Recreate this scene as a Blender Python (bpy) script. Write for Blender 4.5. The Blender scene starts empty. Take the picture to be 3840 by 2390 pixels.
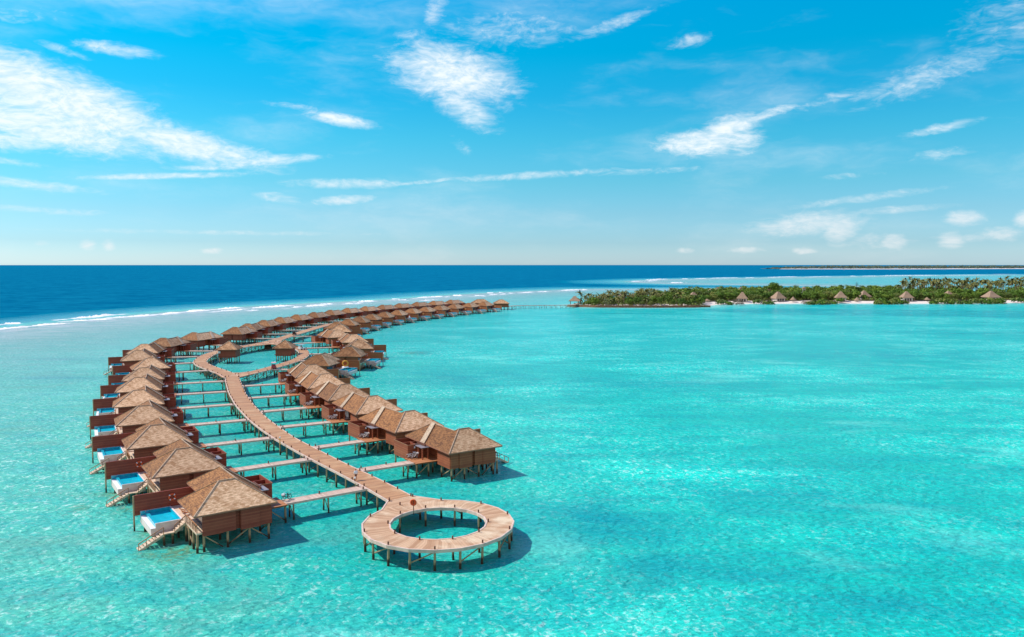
import bpy, bmesh, math, random
import numpy as np
from mathutils import Vector, Matrix
R = math.radians
random.seed(7)
rng = np.random.default_rng(11)
scn = bpy.context.scene
C = scn.collection

# ------------------------------------------------------------------ camera
CAMH = 34.8
cam_d = bpy.data.cameras.new('camera'); cam = bpy.data.objects.new('camera', cam_d); C.objects.link(cam)
cam.location = (0, 0, CAMH); cam.rotation_euler = (R(90 - 3.957), 0, 0)
cam_d.sensor_width = 36; cam_d.lens = 2920 / 3840 * 36
cam_d.clip_start = .5; cam_d.clip_end = 120000
scn.camera = cam

# ------------------------------------------------------------------ node helpers
class NT:
    def __init__(s, tree): s.t = tree; s.n = tree.nodes; s.l = tree.links
    def node(s, typ, **kw):
        n = s.n.new(typ)
        for k, v in kw.items():
            if k == 'ins':
                for a, b in v.items(): s.set(n, a, b)
            else: setattr(n, k, v)
        return n
    def set(s, n, a, b):
        i = n.inputs[a]
        if isinstance(b, bpy.types.NodeSocket): s.l.new(b, i)
        else: i.default_value = b
    def math(s, op, a, b=0., c=0., clamp=False):
        n = s.node('ShaderNodeMath', operation=op, use_clamp=clamp)
        s.set(n, 0, a); s.set(n, 1, b); s.set(n, 2, c); return n.outputs[0]
    def vmath(s, op, a, b=(0, 0, 0)):
        n = s.node('ShaderNodeVectorMath', operation=op); s.set(n, 0, a); s.set(n, 1, b)
        return n.outputs['Value'] if op in ('LENGTH', 'DOT_PRODUCT', 'DISTANCE') else n.outputs[0]
    def mix(s, f, a, b, blend='MIX'):
        n = s.node('ShaderNodeMix', data_type='RGBA', blend_type=blend)
        s.set(n, 0, f); s.set(n, 6, c4(a)); s.set(n, 7, c4(b)); return n.outputs[2]
    def ramp(s, f, lo, hi, a=0., b=1., smooth=True):
        n = s.node('ShaderNodeMapRange', interpolation_type='SMOOTHSTEP' if smooth else 'LINEAR')
        for i, v in enumerate((f, lo, hi, a, b)): s.set(n, i, v)
        return n.outputs[0]
    def noise(s, vec, scale, detail=3., rough=.55, dist=0.):
        n = s.node('ShaderNodeTexNoise'); s.set(n, 'Vector', vec); s.set(n, 'Scale', scale)
        s.set(n, 'Detail', detail); s.set(n, 'Roughness', rough); s.set(n, 'Distortion', dist); return n.outputs['Fac']
    def mapping(s, vec, loc=(0, 0, 0), rot=(0, 0, 0), scale=(1, 1, 1), typ='POINT'):
        n = s.node('ShaderNodeMapping', vector_type=typ)
        s.set(n, 0, vec); s.set(n, 1, loc); s.set(n, 2, rot); s.set(n, 3, scale); return n.outputs[0]
def c4(a):
    return a if isinstance(a, bpy.types.NodeSocket) else (tuple(a) + (1.,) if len(a) == 3 else a)

# ------------------------------------------------------------------ world: sky + clouds
SUN_EL, SUN_AZ = R(48), math.atan2(-.981, .195)        # azimuth measured from +Y towards +X
w = bpy.data.worlds.new('World'); scn.world = w; w.use_nodes = True
N = NT(w.node_tree); N.n.clear()
out = N.node('ShaderNodeOutputWorld'); bg = N.node('ShaderNodeBackground'); N.l.new(bg.outputs[0], out.inputs[0])
sky = N.node('ShaderNodeTexSky', sky_type='NISHITA', sun_disc=False, sun_elevation=SUN_EL, sun_rotation=SUN_AZ,
             altitude=0, air_density=1., dust_density=.6, ozone_density=1.5)
d = N.node('ShaderNodeTexCoord').outputs['Generated']
sx = N.node('ShaderNodeSeparateXYZ'); N.l.new(d, sx.inputs[0])
az = N.math('MULTIPLY', N.math('ARCTAN2', sx.outputs[0], sx.outputs[1]), 57.2958)
el = N.math('MULTIPLY', N.math('ARCSINE', sx.outputs[2]), 57.2958)
tint = N.node('ShaderNodeValToRGB'); N.set(tint, 0, N.math('DIVIDE', el, 45., clamp=True))
cr = tint.color_ramp; cr.interpolation = 'B_SPLINE'
SKT = [(.004, 1.0, 1.43, 2.05), (.035, .66, 1.10, 1.60), (.081, .54, 1.04, 1.38), (.13, .38, 1.08, 1.29), (.2, .20, 1.15, 1.33), (.267, .06, 1.14, 1.40), (.33, .0, 1.22, 1.46), (.40, .0, 1.30, 1.62), (.55, .35, .95, 1.7), (.8, .55, .9, 1.8)]
cr.interpolation = 'LINEAR'
for k, (p, r_, g_, b_) in enumerate(SKT):
    e = cr.elements[0] if k == 0 else (cr.elements[1] if k == 1 else cr.elements.new(p))
    e.position = p; e.color = (r_ / 2.2, g_ / 2.2, b_ / 2.2, 1)
skyc = N.vmath('MULTIPLY', N.mix(1., sky.outputs[0], tint.outputs[0], 'MULTIPLY'), (2.2, 2.2, 2.2))
ae = N.node('ShaderNodeCombineXYZ'); N.l.new(az, ae.inputs[0]); N.l.new(el, ae.inputs[1])
ae = ae.outputs[0]
# clouds: (azimuth, elevation, half width, half height, tilt, weight) in degrees on the sky sphere
CL = [(-30, 10.3, 9.0, 2.0, -18, 1.15), (-31, 8.6, 7.5, 1.5, -8, 1.05), (-22.5, 8.0, 6.5, 1.1, -10, 1.05), (-34, 7.6, 6, .7, -2, .9), (-18, 7.1, 5.0, .45, 6, .85), (-20.5, 6.6, 4.5, .25, 4, .7),
      (-4.2, 13.4, 5.2, 2.0, -10, 1.05), (-5.8, 14.6, 3.0, 1.3, -30, .7), (-3.6, 11.4, 3.2, 1.3, -32, .85), (-3.6, 8.4, 1.4, .5, -40, .45), (-12.2, 10.15, 2.7, .45, -8, 1.1), (-15.5, 10.9, 2.5, .25, -4, .5),
      (13.6, 8.5, 4.0, 1.0, 2, 1.05), (15.4, 9.5, 2.6, 1.0, 16, 1.0), (16.2, 8.6, 1.8, 1.2, -10, .85), (18.0, 10.3, 2.6, .4, 16, .75), (22, 11.0, 3, .5, 14, .5), (27.5, 11.8, 6, 1.2, 14, .55), (34, 14.5, 6, 3.0, 14, .45),
      (-11.8, 5.75, 4.6, .42, 1, .8), (-6, 6.0, 5, .2, 6, .6), (1.5, 6.45, 8.5, .32, 3, .62), (10, 6.7, 7, .3, 2, .45), (-12, 4.6, 3.0, .38, 4, .8), (-16.5, 4.6, 2.2, .4, -8, .65), (-24, 5.85, 6.5, .25, 4, .8), (-32, 5.0, 5, .35, -4, .75), (-33, 6.3, 3, .25, -4, .6),
      (20.6, 2.75, 4.6, .85, 5, .95), (23.6, 4.35, 6.0, .32, 6, .6), (25.5, 3.55, 5, .3, 3, .6), (22.7, 2.5, 1.3, 1.25, 20, 1.05), (26.0, 1.45, 1.0, .6, 0, 1.0), (29.3, 1.6, .9, .6, 0, .95), (29.9, 2.95, 1.3, .5, 0, 1.05), (33.1, 2.75, .6, .55, 0, 1.0), (32.0, 1.9, 1.4, .5, 0, .9), (30.8, 1.7, 3.5, .3, 0, .6), (24.5, 1.6, 3.5, .6, 0, .55), (16.5, 1.05, 1.6, .3, 0, .8), (12.5, 1.0, .8, .25, 0, .7), (20.4, .95, 1.0, .3, 0, .8),
      (-26.5, 13.6, 2.6, .45, -2, .8), (-29.5, 13.2, 2.0, .3, -14, .5), (-32, 15, 4, .8, 5, .4), (12.5, 15.3, 2.0, .5, 8, .55), (7.2, 16.6, 3.5, .5, 16, .6), (-5.5, 17.6, 1.6, .9, 60, .6), (0, 16.6, 7, 1.6, 4, .48), (-28.5, 1.25, .6, .4, 0, .9), (-27.3, 1.25, .5, .4, 0, .85), (-21, .95, .8, .22, 0, .9), (-31, 1.3, .6, .25, 0, .6),
      (-20, 2.2, 14, .22, 0, .5), (-31, 3.4, 6, .3, -2, .5), (28.5, 8.6, 2.6, .35, 9, .65), (28.5, 7.0, 2.6, .4, 4, .5), (23, 5.9, 3, .25, 2, .4)]
m = None
for a, e_, sw, sh, rot, wt in CL:
    q = N.mapping(ae, (a, e_, 0), (0, 0, R(rot)), (sw * 1.22, sh * 1.3, 1), 'TEXTURE')
    f = N.ramp(N.vmath('LENGTH', q), .1, 1.25, wt, 0.)
    m = f if m is None else N.math('MAXIMUM', m, f)
warp = N.node('ShaderNodeTexNoise'); N.set(warp, 'Vector', N.mapping(ae, scale=(.25, .5, 1))); N.set(warp, 'Scale', 1.); N.set(warp, 'Detail', 3.)
wv = N.vmath('ADD', ae, N.vmath('MULTIPLY', N.vmath('SUBTRACT', warp.outputs['Color'], (.5, .5, .5)), (3.5, 1.2, 0)))
n1 = N.noise(N.mapping(wv, rot=(0, 0, R(14)), scale=(.42, 1.25, 1)), 1., 10, .70)
n2 = N.noise(N.mapping(wv, (3, 7, 1), (0, 0, R(-6)), (1.3, 3.0, 1)), 1., 7, .6)
nn = N.math('ADD', N.math('MULTIPLY', n1, .68), N.math('MULTIPLY', n2, .42))
dens = N.ramp(N.math('ADD', nn, N.math('MULTIPLY', m, .66)), .66, 1.36, 0., 1.)
dens = N.math('MULTIPLY', dens, N.ramp(m, .02, .3, 0, 1))
veil = N.ramp(N.math('MULTIPLY', N.noise(N.mapping(wv, (9, 2, 4), (0, 0, R(10)), (.06, .22, 1)), 1., 6, .6), 1.), .46, .80, 0., .36)
dens = N.math('MAXIMUM', dens, veil)
cshade = N.ramp(n2, .3, .68, 0., 1.)
cwarm = N.ramp(el, 1., 8., 1., 0.)
cc = N.mix(cshade, (7.2, 8.6, 9.4), (9.9, 10.1, 10.2))
cc = N.mix(N.math('MULTIPLY', cwarm, .55), cc, (8.7, 8.1, 7.9))
back = N.math('MULTIPLY', N.ramp(N.math('ABSOLUTE', az), 62., 120.), N.math('MULTIPLY', N.ramp(el, 0., 4.), N.ramp(el, 62., 30.)))  # unseen cloud cover behind the camera, added to brighten shaded walls and slopes
back = N.math('MULTIPLY', back, N.ramp(n1, .32, .62, .45, .95))
final = N.mix(N.math('MULTIPLY', dens, N.ramp(el, 1., 9., .60, .88)), skyc, cc)
final = N.mix(back, final, (7.4, 6.5, 6.2))
N.l.new(final, bg.inputs[0]); bg.inputs[1].default_value = .10
# ------------------------------------------------------------------ sun
sd = bpy.data.lights.new('sun', 'SUN'); sd.energy = 4.6; sd.angle = R(.53); sd.color = (1., .945, .86)
so = bpy.data.objects.new('sun', sd); C.objects.link(so)
sv = Vector((math.sin(SUN_AZ) * math.cos(SUN_EL), math.cos(SUN_AZ) * math.cos(SUN_EL), math.sin(SUN_EL)))
so.rotation_euler = sv.to_track_quat('Z', 'Y').to_euler(); so.location = (-60, 40, 120)
scn.view_settings.view_transform = 'Standard'; scn.view_settings.look = 'None'
scn.view_settings.exposure = .12; scn.view_settings.gamma = 1
scn.cycles.max_bounces = 5; scn.cycles.diffuse_bounces = 2; scn.cycles.glossy_bounces = 2; scn.cycles.transparent_max_bounces = 6
scn.cycles.sample_clamp_indirect = 4

# ------------------------------------------------------------------ materials
def mat(name):
    m = bpy.data.materials.new(name); m.use_nodes = True
    N = NT(m.node_tree); N.p = N.n['Principled BSDF']; return m, N
def simple(name, col, rough=.6, var=.15, scale=3., spec=.3, metal=0., bump=0.):
    m, N = mat(name)
    g = N.node('ShaderNodeTexCoord').outputs['Object']
    f = N.noise(g, scale, 4)
    dark = tuple(c * (1 - var) for c in col); lite = tuple(min(1, c * (1 + var)) for c in col)
    N.set(N.p, 'Base Color', N.mix(N.ramp(f, .3, .7), dark, lite)); N.set(N.p, 'Roughness', rough)
    N.set(N.p, 'Specular IOR Level', spec); N.set(N.p, 'Metallic', metal)
    if bump:
        b = N.node('ShaderNodeBump'); N.set(b, 'Height', f); N.set(b, 'Strength', bump); N.l.new(b.outputs[0], N.p.inputs['Normal'])
    return m

def shingle(name, brown1, brown2, pale1, pale2):
    m, N = mat(name)
    uv = N.node('ShaderNodeUVMap').outputs[0]
    wn = N.node('ShaderNodeNewGeometry').outputs['Normal']
    obi = N.node('ShaderNodeObjectInfo')
    bk = N.node('ShaderNodeTexBrick', offset=.5)
    N.set(bk, 'Vector', uv); N.set(bk, 'Scale', 1.); N.set(bk, 'Brick Width', .34); N.set(bk, 'Row Height', .24)
    N.set(bk, 'Mortar Size', .018); N.set(bk, 'Color1', (0, 0, 0, 1)); N.set(bk, 'Color2', (1, 1, 1, 1)); N.set(bk, 'Mortar', (.15, .15, .15, 1)); N.set(bk, 'Bias', .0)
    cell = bk.outputs['Color']
    big = N.noise(uv, .55, 4, .6); fine = N.noise(N.mapping(uv, scale=(1.3, 5.5, 1)), 1., 3)
    k = N.math('ADD', N.math('MULTIPLY', cell, .26), N.math('MULTIPLY', fine, .82))
    k = N.ramp(N.math('ADD', k, N.math('MULTIPLY', N.math('SUBTRACT', big, .5), .5)), .28, .80)
    pale = N.mix(k, pale1, pale2); brown = N.mix(k, brown1, brown2)
    # slopes facing one compass side take the pale colours, the others stay brown
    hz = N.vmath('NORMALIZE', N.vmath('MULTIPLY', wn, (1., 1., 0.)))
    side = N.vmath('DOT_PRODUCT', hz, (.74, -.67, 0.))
    pale_f = N.ramp(N.math('ADD', side, N.math('MULTIPLY', N.math('SUBTRACT', big, .5), .25)), (.60), .90)
    col = N.mix(pale_f, brown, pale)
    col = N.mix(1., col, N.mix(obi.outputs['Random'], (.78, .76, .74), (1.10, 1.07, 1.04)), 'MULTIPLY')
    N.set(N.p, 'Base Color', col); N.set(N.p, 'Roughness', .75); N.set(N.p, 'Specular IOR Level', .25)
    b = N.node('ShaderNodeBump'); N.set(b, 'Height', N.math('ADD', N.math('MULTIPLY', cell, .5), fine)); N.set(b, 'Strength', .5); N.set(b, 'Distance', .05)
    N.l.new(b.outputs[0], N.p.inputs['Normal'])
    return m

def boards(name, c1, c2, pitch=.2, rough=.6, axis='Z', stain=None):
    m, N = mat(name)
    g = N.node('ShaderNodeTexCoord').outputs['Object']
    sp = N.node('ShaderNodeSeparateXYZ'); N.l.new(g, sp.inputs[0])
    t = N.math('DIVIDE', sp.outputs[axis], pitch)
    row = N.math('FLOOR', t); fr = N.math('FRACT', t)
    wn = N.node('ShaderNodeTexWhiteNoise', noise_dimensions='1D'); N.set(wn, 'W', row)
    st = N.noise(N.mapping(g, scale=(1, 1, 1)), .9, 5, .6)
    k = N.math('ADD', N.math('MULTIPLY', wn.outputs[0], .45), N.math('MULTIPLY', st, .6))
    col = N.mix(N.ramp(k, .2, .85), c1, c2)
    gap = N.ramp(fr, .0, .14, .45, 1.)
    gm = N.node('ShaderNodeCombineColor')
    for i in range(3): N.l.new(gap, gm.inputs[i])
    col = N.mix(1., col, gm.outputs[0], 'MULTIPLY')
    N.set(N.p, 'Base Color', col); N.set(N.p, 'Roughness', rough); N.set(N.p, 'Specular IOR Level', .25)
    b = N.node('ShaderNodeBump'); N.set(b, 'Height', fr); N.set(b, 'Strength', .4); N.set(b, 'Distance', .03); N.l.new(b.outputs[0], N.p.inputs['Normal'])
    return m

def planks(name, c1, c2, c3, pitch=.28):      # uv.x along the walk
    m, N = mat(name)
    uv = N.node('ShaderNodeUVMap').outputs[0]
    g = N.node('ShaderNodeTexCoord').outputs['Object']
    sp = N.node('ShaderNodeSeparateXYZ'); N.l.new(uv, sp.inputs[0])
    t = N.math('DIVIDE', sp.outputs[0], pitch)
    wn = N.node('ShaderNodeTexWhiteNoise', noise_dimensions='1D'); N.set(wn, 'W', N.math('FLOOR', t))
    fr = N.math('FRACT', t)
    big = N.noise(g, .22, 5, .6); grain = N.noise(N.mapping(uv, scale=(1.5, .5, 1)), 1.2, 4)
    k = N.math('ADD', N.math('MULTIPLY', wn.outputs[0], .5), N.math('MULTIPLY', grain, .5))
    col = N.mix(N.ramp(k, .2, .8), c1, c2)
    col = N.mix(N.ramp(big, .48, .72, 0, .8), col, c3)
    gap = N.ramp(fr, .0, .12, .5, 1.)
    gm = N.node('ShaderNodeCombineColor')
    for i in range(3): N.l.new(gap, gm.inputs[i])
    N.set(N.p, 'Base Color', N.mix(1., col, gm.outputs[0], 'MULTIPLY')); N.set(N.p, 'Roughness', .6); N.set(N.p, 'Specular IOR Level', .25)
    return m

M = {}
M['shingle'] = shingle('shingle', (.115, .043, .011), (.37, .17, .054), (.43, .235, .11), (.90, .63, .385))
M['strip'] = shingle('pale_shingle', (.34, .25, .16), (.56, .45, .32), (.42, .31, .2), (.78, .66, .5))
M['cap'] = simple('ridge_cap_wood', (.40, .28, .18), .7, .2, 2.)
M['wall'] = boards('wall_boards', (.26, .068, .034), (.38, .118, .052))
M['wall_ocean'] = boards('wall_boards_red', (.25, .050, .030), (.37, .092, .05))
M['screen'] = boards('screen_boards', (.32, .09, .034), (.45, .145, .052), .16)
M['fascia'] = simple('fascia_wood', (.33, .14, .085), .6)
M['deck'] = planks('boardwalk_planks', (.35, .17, .075), (.53, .285, .13), (.58, .37, .19))
M['ringdeck'] = planks('ring_planks', (.42, .23, .115), (.62, .40, .23), (.76, .62, .41), .3)
M['jetty'] = planks('jetty_planks', (.48, .34, .25), (.64, .48, .36), (.58, .41, .30), .3)
M['porch'] = planks('porch_planks', (.36, .14, .055), (.52, .22, .09), (.45, .2, .09), .22)
M['edge'] = simple('edge_beam_wood', (.66, .48, .38), .6, .15, 1.5)
M['rail'] = simple('rail_wood', (.34, .15, .07), .6, .2, 2.)
M['step'] = simple('step_wood', (.62, .47, .33), .65, .2, 2.)
M['bollard'] = simple('bollard_wood', (.15, .06, .035), .6, .2, 5.)
M['canopy'] = simple('canopy_metal', (.25, .22, .225), .5, .12, 1.)
M['floor'] = simple('enclosure_floor', (.30, .16, .1), .6)
M['concrete'] = simple('pool_concrete', (.74, .62, .56), .6, .08, 1.5)
M['ledge'] = simple('pool_ledge_stone', (.80, .76, .76), .5, .06, 1.5)
M['tile'] = simple('pool_tile', (.002, .42, .54), .2, .15, 2., .5)
M['poolwater'] = simple('pool_water_blue', (.0, .47, .60), .06, .10, .8, .5)
M['glass'] = simple('dark_glass', (.05, .045, .07), .08, .2, 1., .8)
M['lounger'] = simple('lounger_wood', (.48, .17, .05), .6)
M['orange'] = simple('lifebuoy_orange', (.72, .12, .035), .45, .06)
M['red'] = simple('lifebuoy_red', (.70, .05, .05), .45, .06)
M['yellow'] = simple('lifebuoy_yellow', (.80, .36, .05), .45, .06)
M['white'] = simple('white_plastic', (.80, .80, .80), .45, .04)
M['black'] = simple('black_rubber', (.02, .02, .022), .5)
M['steel'] = simple('pale_metal', (.62, .62, .64), .3, .05, 2., .5, .3)
M['cartred'] = simple('cart_red', (.42, .07, .08), .4, .1)
M['cartpink'] = simple('cart_pink_top', (.62, .38, .36), .55, .1)
M['cartdark'] = simple('cart_dark_top', (.07, .04, .04), .5, .1)
M['shirt'] = simple('white_shirt', (.80, .82, .86), .7, .05)
M['shorts'] = simple('brown_shorts', (.19, .08, .055), .8, .1)
M['skin'] = simple('skin', (.30, .14, .085), .55, .06)
M['hair'] = simple('black_hair', (.012, .01, .01), .6, .1)
M['thatch'] = simple('thatch', (.31, .215, .145), .9, .3, 2.5, .1, 0, .6)
M['hutwall'] = simple('hut_wall', (.62, .58, .54), .7, .12, 1.)
M['hutdark'] = simple('hut_opening', (.04, .035, .03), .6)
M['rock'] = simple('seawall_rock', (.20, .115, .065), .85, .5, 1.2, .2, 0, .8)
M['trunk'] = simple('palm_trunk', (.26, .19, .13), .8, .25, 3.)
M['umbrella'] = simple('umbrella_cloth', (.80, .78, .74), .7, .04)
M['dead'] = simple('bare_twigs', (.20, .14, .10), .85, .3, 2.)

def stilt_mat():
    m, N = mat('stilt_wood')
    g = N.node('ShaderNodeNewGeometry').outputs['Position']
    sp = N.node('ShaderNodeSeparateXYZ'); N.l.new(g, sp.inputs[0])
    f = N.noise(g, 1.7, 4, .6)
    up = N.mix(f, (.30, .17, .085), (.52, .38, .22))
    h = N.math('ADD', sp.outputs[2], N.math('MULTIPLY', N.math('SUBTRACT', f, .5), 1.2))
    col = N.mix(N.ramp(h, .55, 1.15), (.055, .035, .02), up)     # wet, algae-grown lower part
    N.set(N.p, 'Base Color', col); N.set(N.p, 'Roughness', .7); N.set(N.p, 'Specular IOR Level', .25); return m
M['stilt'] = stilt_mat()

def leafmat(name, c1, c2, tr=.25):
    m, N = mat(name)
    at = N.node('ShaderNodeAttribute', attribute_name='tone').outputs['Fac']
    oi = N.node('ShaderNodeObjectInfo').outputs['Random']
    col = N.mix(at, c1, c2)
    col = N.mix(1., col, N.mix(oi, (.72, .80, .8), (1.25, 1.1, 1.)), 'MULTIPLY')
    N.set(N.p, 'Base Color', col); N.set(N.p, 'Roughness', .6); N.set(N.p, 'Specular IOR Level', .2)
    return m
M['leaf'] = leafmat('broad_leaves', (.03, .085, .012), (.18, .30, .035))
M['leaf2'] = leafmat('olive_leaves', (.06, .11, .022), (.22, .27, .06))
M['palm'] = leafmat('palm_leaves', (.06, .085, .02), (.22, .22, .06))
M['pine'] = leafmat('pine_needles', (.01, .03, .015), (.03, .07, .03))
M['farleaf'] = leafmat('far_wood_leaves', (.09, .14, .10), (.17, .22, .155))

def sand_mat():
    m, N = mat('white_sand')
    g = N.node('ShaderNodeNewGeometry').outputs['Position']
    N.set(N.p, 'Base Color', N.mix(N.noise(g, .15, 5), (.60, .49, .40), (.82, .74, .66))); N.set(N.p, 'Roughness', .9); N.set(N.p, 'Specular IOR Level', .1); return m
M['sand'] = sand_mat()
M['earth'] = simple('island_earth', (.09, .08, .04), .95, .4, .2)
M['foam'] = simple('foam_white', (.84, .84, .84), .8, .06, .5, .1)

# ------------------------------------------------------------------ object helpers
class MB:
    def __init__(s): s.v = []; s.f = []; s.uv = []; s.mi = []; s.tone = None
    def quad(s, pts, uv=None, mi=0):
        i = len(s.v); s.v += [tuple(p) for p in pts]; s.f.append(tuple(range(i, i + len(pts))))
        s.uv.append(uv if uv else [(0, 0)] * len(pts)); s.mi.append(mi)
    def box(s, x0, x1, y0, y1, z0, z1, mi=0):
        p = [(x0, y0, z0), (x1, y0, z0), (x1, y1, z0), (x0, y1, z0), (x0, y0, z1), (x1, y0, z1), (x1, y1, z1), (x0, y1, z1)]
        s.hexa(p, mi)
    def hexa(s, p, mi=0, uvs=None):
        i = len(s.v); s.v += [tuple(q) for q in p]
        for f in ((0, 3, 2, 1), (4, 5, 6, 7), (0, 1, 5, 4), (1, 2, 6, 5), (2, 3, 7, 6), (3, 0, 4, 7)):
            s.f.append(tuple(i + k for k in f)); s.mi.append(mi)
            s.uv.append([uvs[k % 4] for k in f] if uvs else [(0, 0)] * 4)
    def bar(s, a, b, w=.1, h=None, mi=0, up=(0, 0, 1)):
        a = Vector(a); b = Vector(b); d = (b - a).normalized(); h = h or w
        upv = Vector(up)
        if abs(d.dot(upv)) > .98: upv = Vector((1, 0, 0))
        x = d.cross(upv).normalized() * w / 2; y = x.cross(d).normalized() * h / 2
        s.hexa([a - x - y, a + x - y, a + x + y, a - x + y, b - x - y, b + x - y, b + x + y, b - x + y], mi)
    def cyl(s, a, b, r0, r1=None, n=8, mi=0):
        a = Vector(a); b = Vector(b); d = (b - a).normalized(); r1 = r0 if r1 is None else r1
        upv = Vector((0, 0, 1)) if abs(d.z) < .9 else Vector((1, 0, 0))
        x = d.cross(upv).normalized(); y = d.cross(x)
        i = len(s.v)
        for c_, r in ((a, r0), (b, r1)):
            for k in range(n):
                t = 2 * math.pi * k / n; s.v.append(tuple(c_ + x * math.cos(t) * r + y * math.sin(t) * r))
        for k in range(n):
            k2 = (k + 1) % n; s.f.append((i + k, i + k2, i + n + k2, i + n + k)); s.uv.append([(0, 0)] * 4); s.mi.append(mi)
        s.f.append(tuple(i + k for k in range(n))[::-1]); s.uv.append([(0, 0)] * n); s.mi.append(mi)
        s.f.append(tuple(i + n + k for k in range(n))); s.uv.append([(0, 0)] * n); s.mi.append(mi)
    def torus(s, c_, axis, R_, r, n=20, m_=8, mi=lambda k: 0):
        c_ = Vector(c_); a = Vector(axis).normalized(); x = a.orthogonal().normalized(); y = a.cross(x)
        i = len(s.v)
        for k in range(n):
            t = 2 * math.pi * k / n; e = x * math.cos(t) + y * math.sin(t)
            for j in range(m_):
                u = 2 * math.pi * j / m_; s.v.append(tuple(c_ + e * (R_ + r * math.cos(u)) + a * r * math.sin(u)))
        for k in range(n):
            for j in range(m_):
                k2, j2 = (k + 1) % n, (j + 1) % m_
                s.f.append((i + k * m_ + j, i + k2 * m_ + j, i + k2 * m_ + j2, i + k * m_ + j2)); s.uv.append([(0, 0)] * 4); s.mi.append(mi(k))
    def prism(s, poly, z0, z1, mi=0, uvf=None):
        n = len(poly); i = len(s.v)
        s.v += [(x, y, z0) for x, y in poly] + [(x, y, z1) for x, y in poly]
        s.f.append(tuple(range(i, i + n))[::-1]); s.uv.append([(0, 0)] * n); s.mi.append(mi)
        s.f.append(tuple(range(i + n, i + 2 * n))); s.uv.append([uvf(*p) for p in poly] if uvf else [p for p in poly]); s.mi.append(mi)
        for k in range(n):
            k2 = (k + 1) % n; s.f.append((i + k, i + k2, i + n + k2, i + n + k)); s.uv.append([(0, 0)] * 4); s.mi.append(mi)
    def mesh(s, name, mats, smooth=False, mir=1):
        me = bpy.data.meshes.new(name)
        vs = s.v if mir == 1 else [(a, -b, c_) for a, b, c_ in s.v]
        fs = s.f if mir == 1 else [f[::-1] for f in s.f]
        me.from_pydata(vs, [], fs); 
        uvs = s.uv if mir == 1 else [u[::-1] for u in s.uv]
        ul = me.uv_layers.new(name='UVMap')
        ul.data.foreach_set('uv', [c_ for f in uvs for p in f for c_ in p])
        for m_ in (mats if isinstance(mats, (list, tuple)) else [mats]): me.materials.append(M[m_])
        me.polygons.foreach_set('material_index', s.mi)
        if smooth: me.polygons.foreach_set('use_smooth', [True] * len(s.f))
        bm = bmesh.new(); bm.from_mesh(me); bmesh.ops.recalc_face_normals(bm, faces=bm.faces); bm.to_mesh(me); bm.free()
        me.update(); return me
    def build(s, name, mats, parent=None, smooth=False, mir=1, loc=None):
        return link(name, s.mesh(name, mats, smooth, mir), parent, loc)
def link(name, me, parent=None, loc=None, rot=0):
    o = bpy.data.objects.new(name, me); C.objects.link(o)
    if parent: o.parent = parent
    if loc is not None: o.location = loc
    if rot: o.rotation_euler = (0, 0, rot)
    return o
def tag(o, label=None, cat=None, group=None, kind=None):
    if label: o['label'] = label
    if cat: o['category'] = cat
    if group: o['group'] = group
    if kind: o['kind'] = kind
    return o
def empty(name, loc=(0, 0, 0), rz=0.):
    o = bpy.data.objects.new(name, None); o.empty_display_size = .5; C.objects.link(o); o.location = loc; o.rotation_euler = (0, 0, rz); return o
def copy_tree(o, parent=None):
    c_ = o.copy(); C.objects.link(c_); c_.parent = parent
    for ch in list(o.children): copy_tree(ch, c_)
    return c_
ORD = ['nearest', 'second', 'third', 'fourth', 'fifth', 'sixth', 'seventh', 'eighth', 'ninth', 'tenth', 'eleventh', 'twelfth', 'thirteenth', 'fourteenth', 'fifteenth',
       'sixteenth', 'seventeenth', 'eighteenth', 'nineteenth', 'twentieth', 'twenty-first', 'twenty-second', 'twenty-third', 'twenty-fourth', 'twenty-fifth', 'twenty-sixth', 'twenty-seventh']
def at(px, py, z=0.):      # photo pixel -> world point on the level z (used to read positions off the photograph)
    p = R(3.957); u = (px - 1920) / 2920; v = (1195 - py) / 2920
    d = (u, math.cos(p) + v * math.sin(p), -math.sin(p) + v * math.cos(p)); t = (z - CAMH) / d[2]
    return Vector((d[0] * t, d[1] * t, z))

# ------------------------------------------------------------------ the sea
def seg_dist(P, A, B):
    d = B - A; t = np.clip(((P - A) @ d) / (d @ d), 0, 1); return np.linalg.norm(P - (A + t[:, None] * d), axis=1)
def sdf_poly(P, poly):                                   # > 0 inside
    poly = np.array(poly, float); n = len(poly); dm = np.full(len(P), 1e12); ins = np.zeros(len(P), bool)
    for i in range(n):
        A, B = poly[i], poly[(i + 1) % n]; dm = np.minimum(dm, seg_dist(P, A, B))
        c_ = (A[1] > P[:, 1]) != (B[1] > P[:, 1])
        with np.errstate(divide='ignore', invalid='ignore'):
            x = (B[0] - A[0]) * (P[:, 1] - A[1]) / (B[1] - A[1]) + A[0]
        ins ^= c_ & (P[:, 0] < x)
    return np.where(ins, dm, -dm)
def sst(x, a, b): t = np.clip((x - a) / (b - a), 0, 1); return t * t * (3 - 2 * t)
DEEP = [(-345, -200), (-305, 250), (-272, 420), (-262, 490), (-252, 550), (-236, 598), (-216, 640), (-176, 704), (-112, 780), (-60, 900), (20, 1020), (102, 1110), (220, 1125), (400, 1140),
        (500, 1170), (560, 1215), (430, 1320), (300, 1390), (240, 1500), (248, 1644), (368, 1854), (802, 2170), (1458, 2616), (3000, 3300), (70000, 9000), (70000, 70000), (-70000, 70000), (-70000, -200)]
ISLAND = [(45, 649), (69, 634), (110, 630), (147, 633), (160, 645), (185, 680), (214, 692), (282, 697), (375, 693), (468, 708), (600, 722), (950, 770), (950, 1000), (600, 930), (450, 905), (300, 900), (220, 880), (150, 800), (95, 725), (58, 680)]
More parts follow.
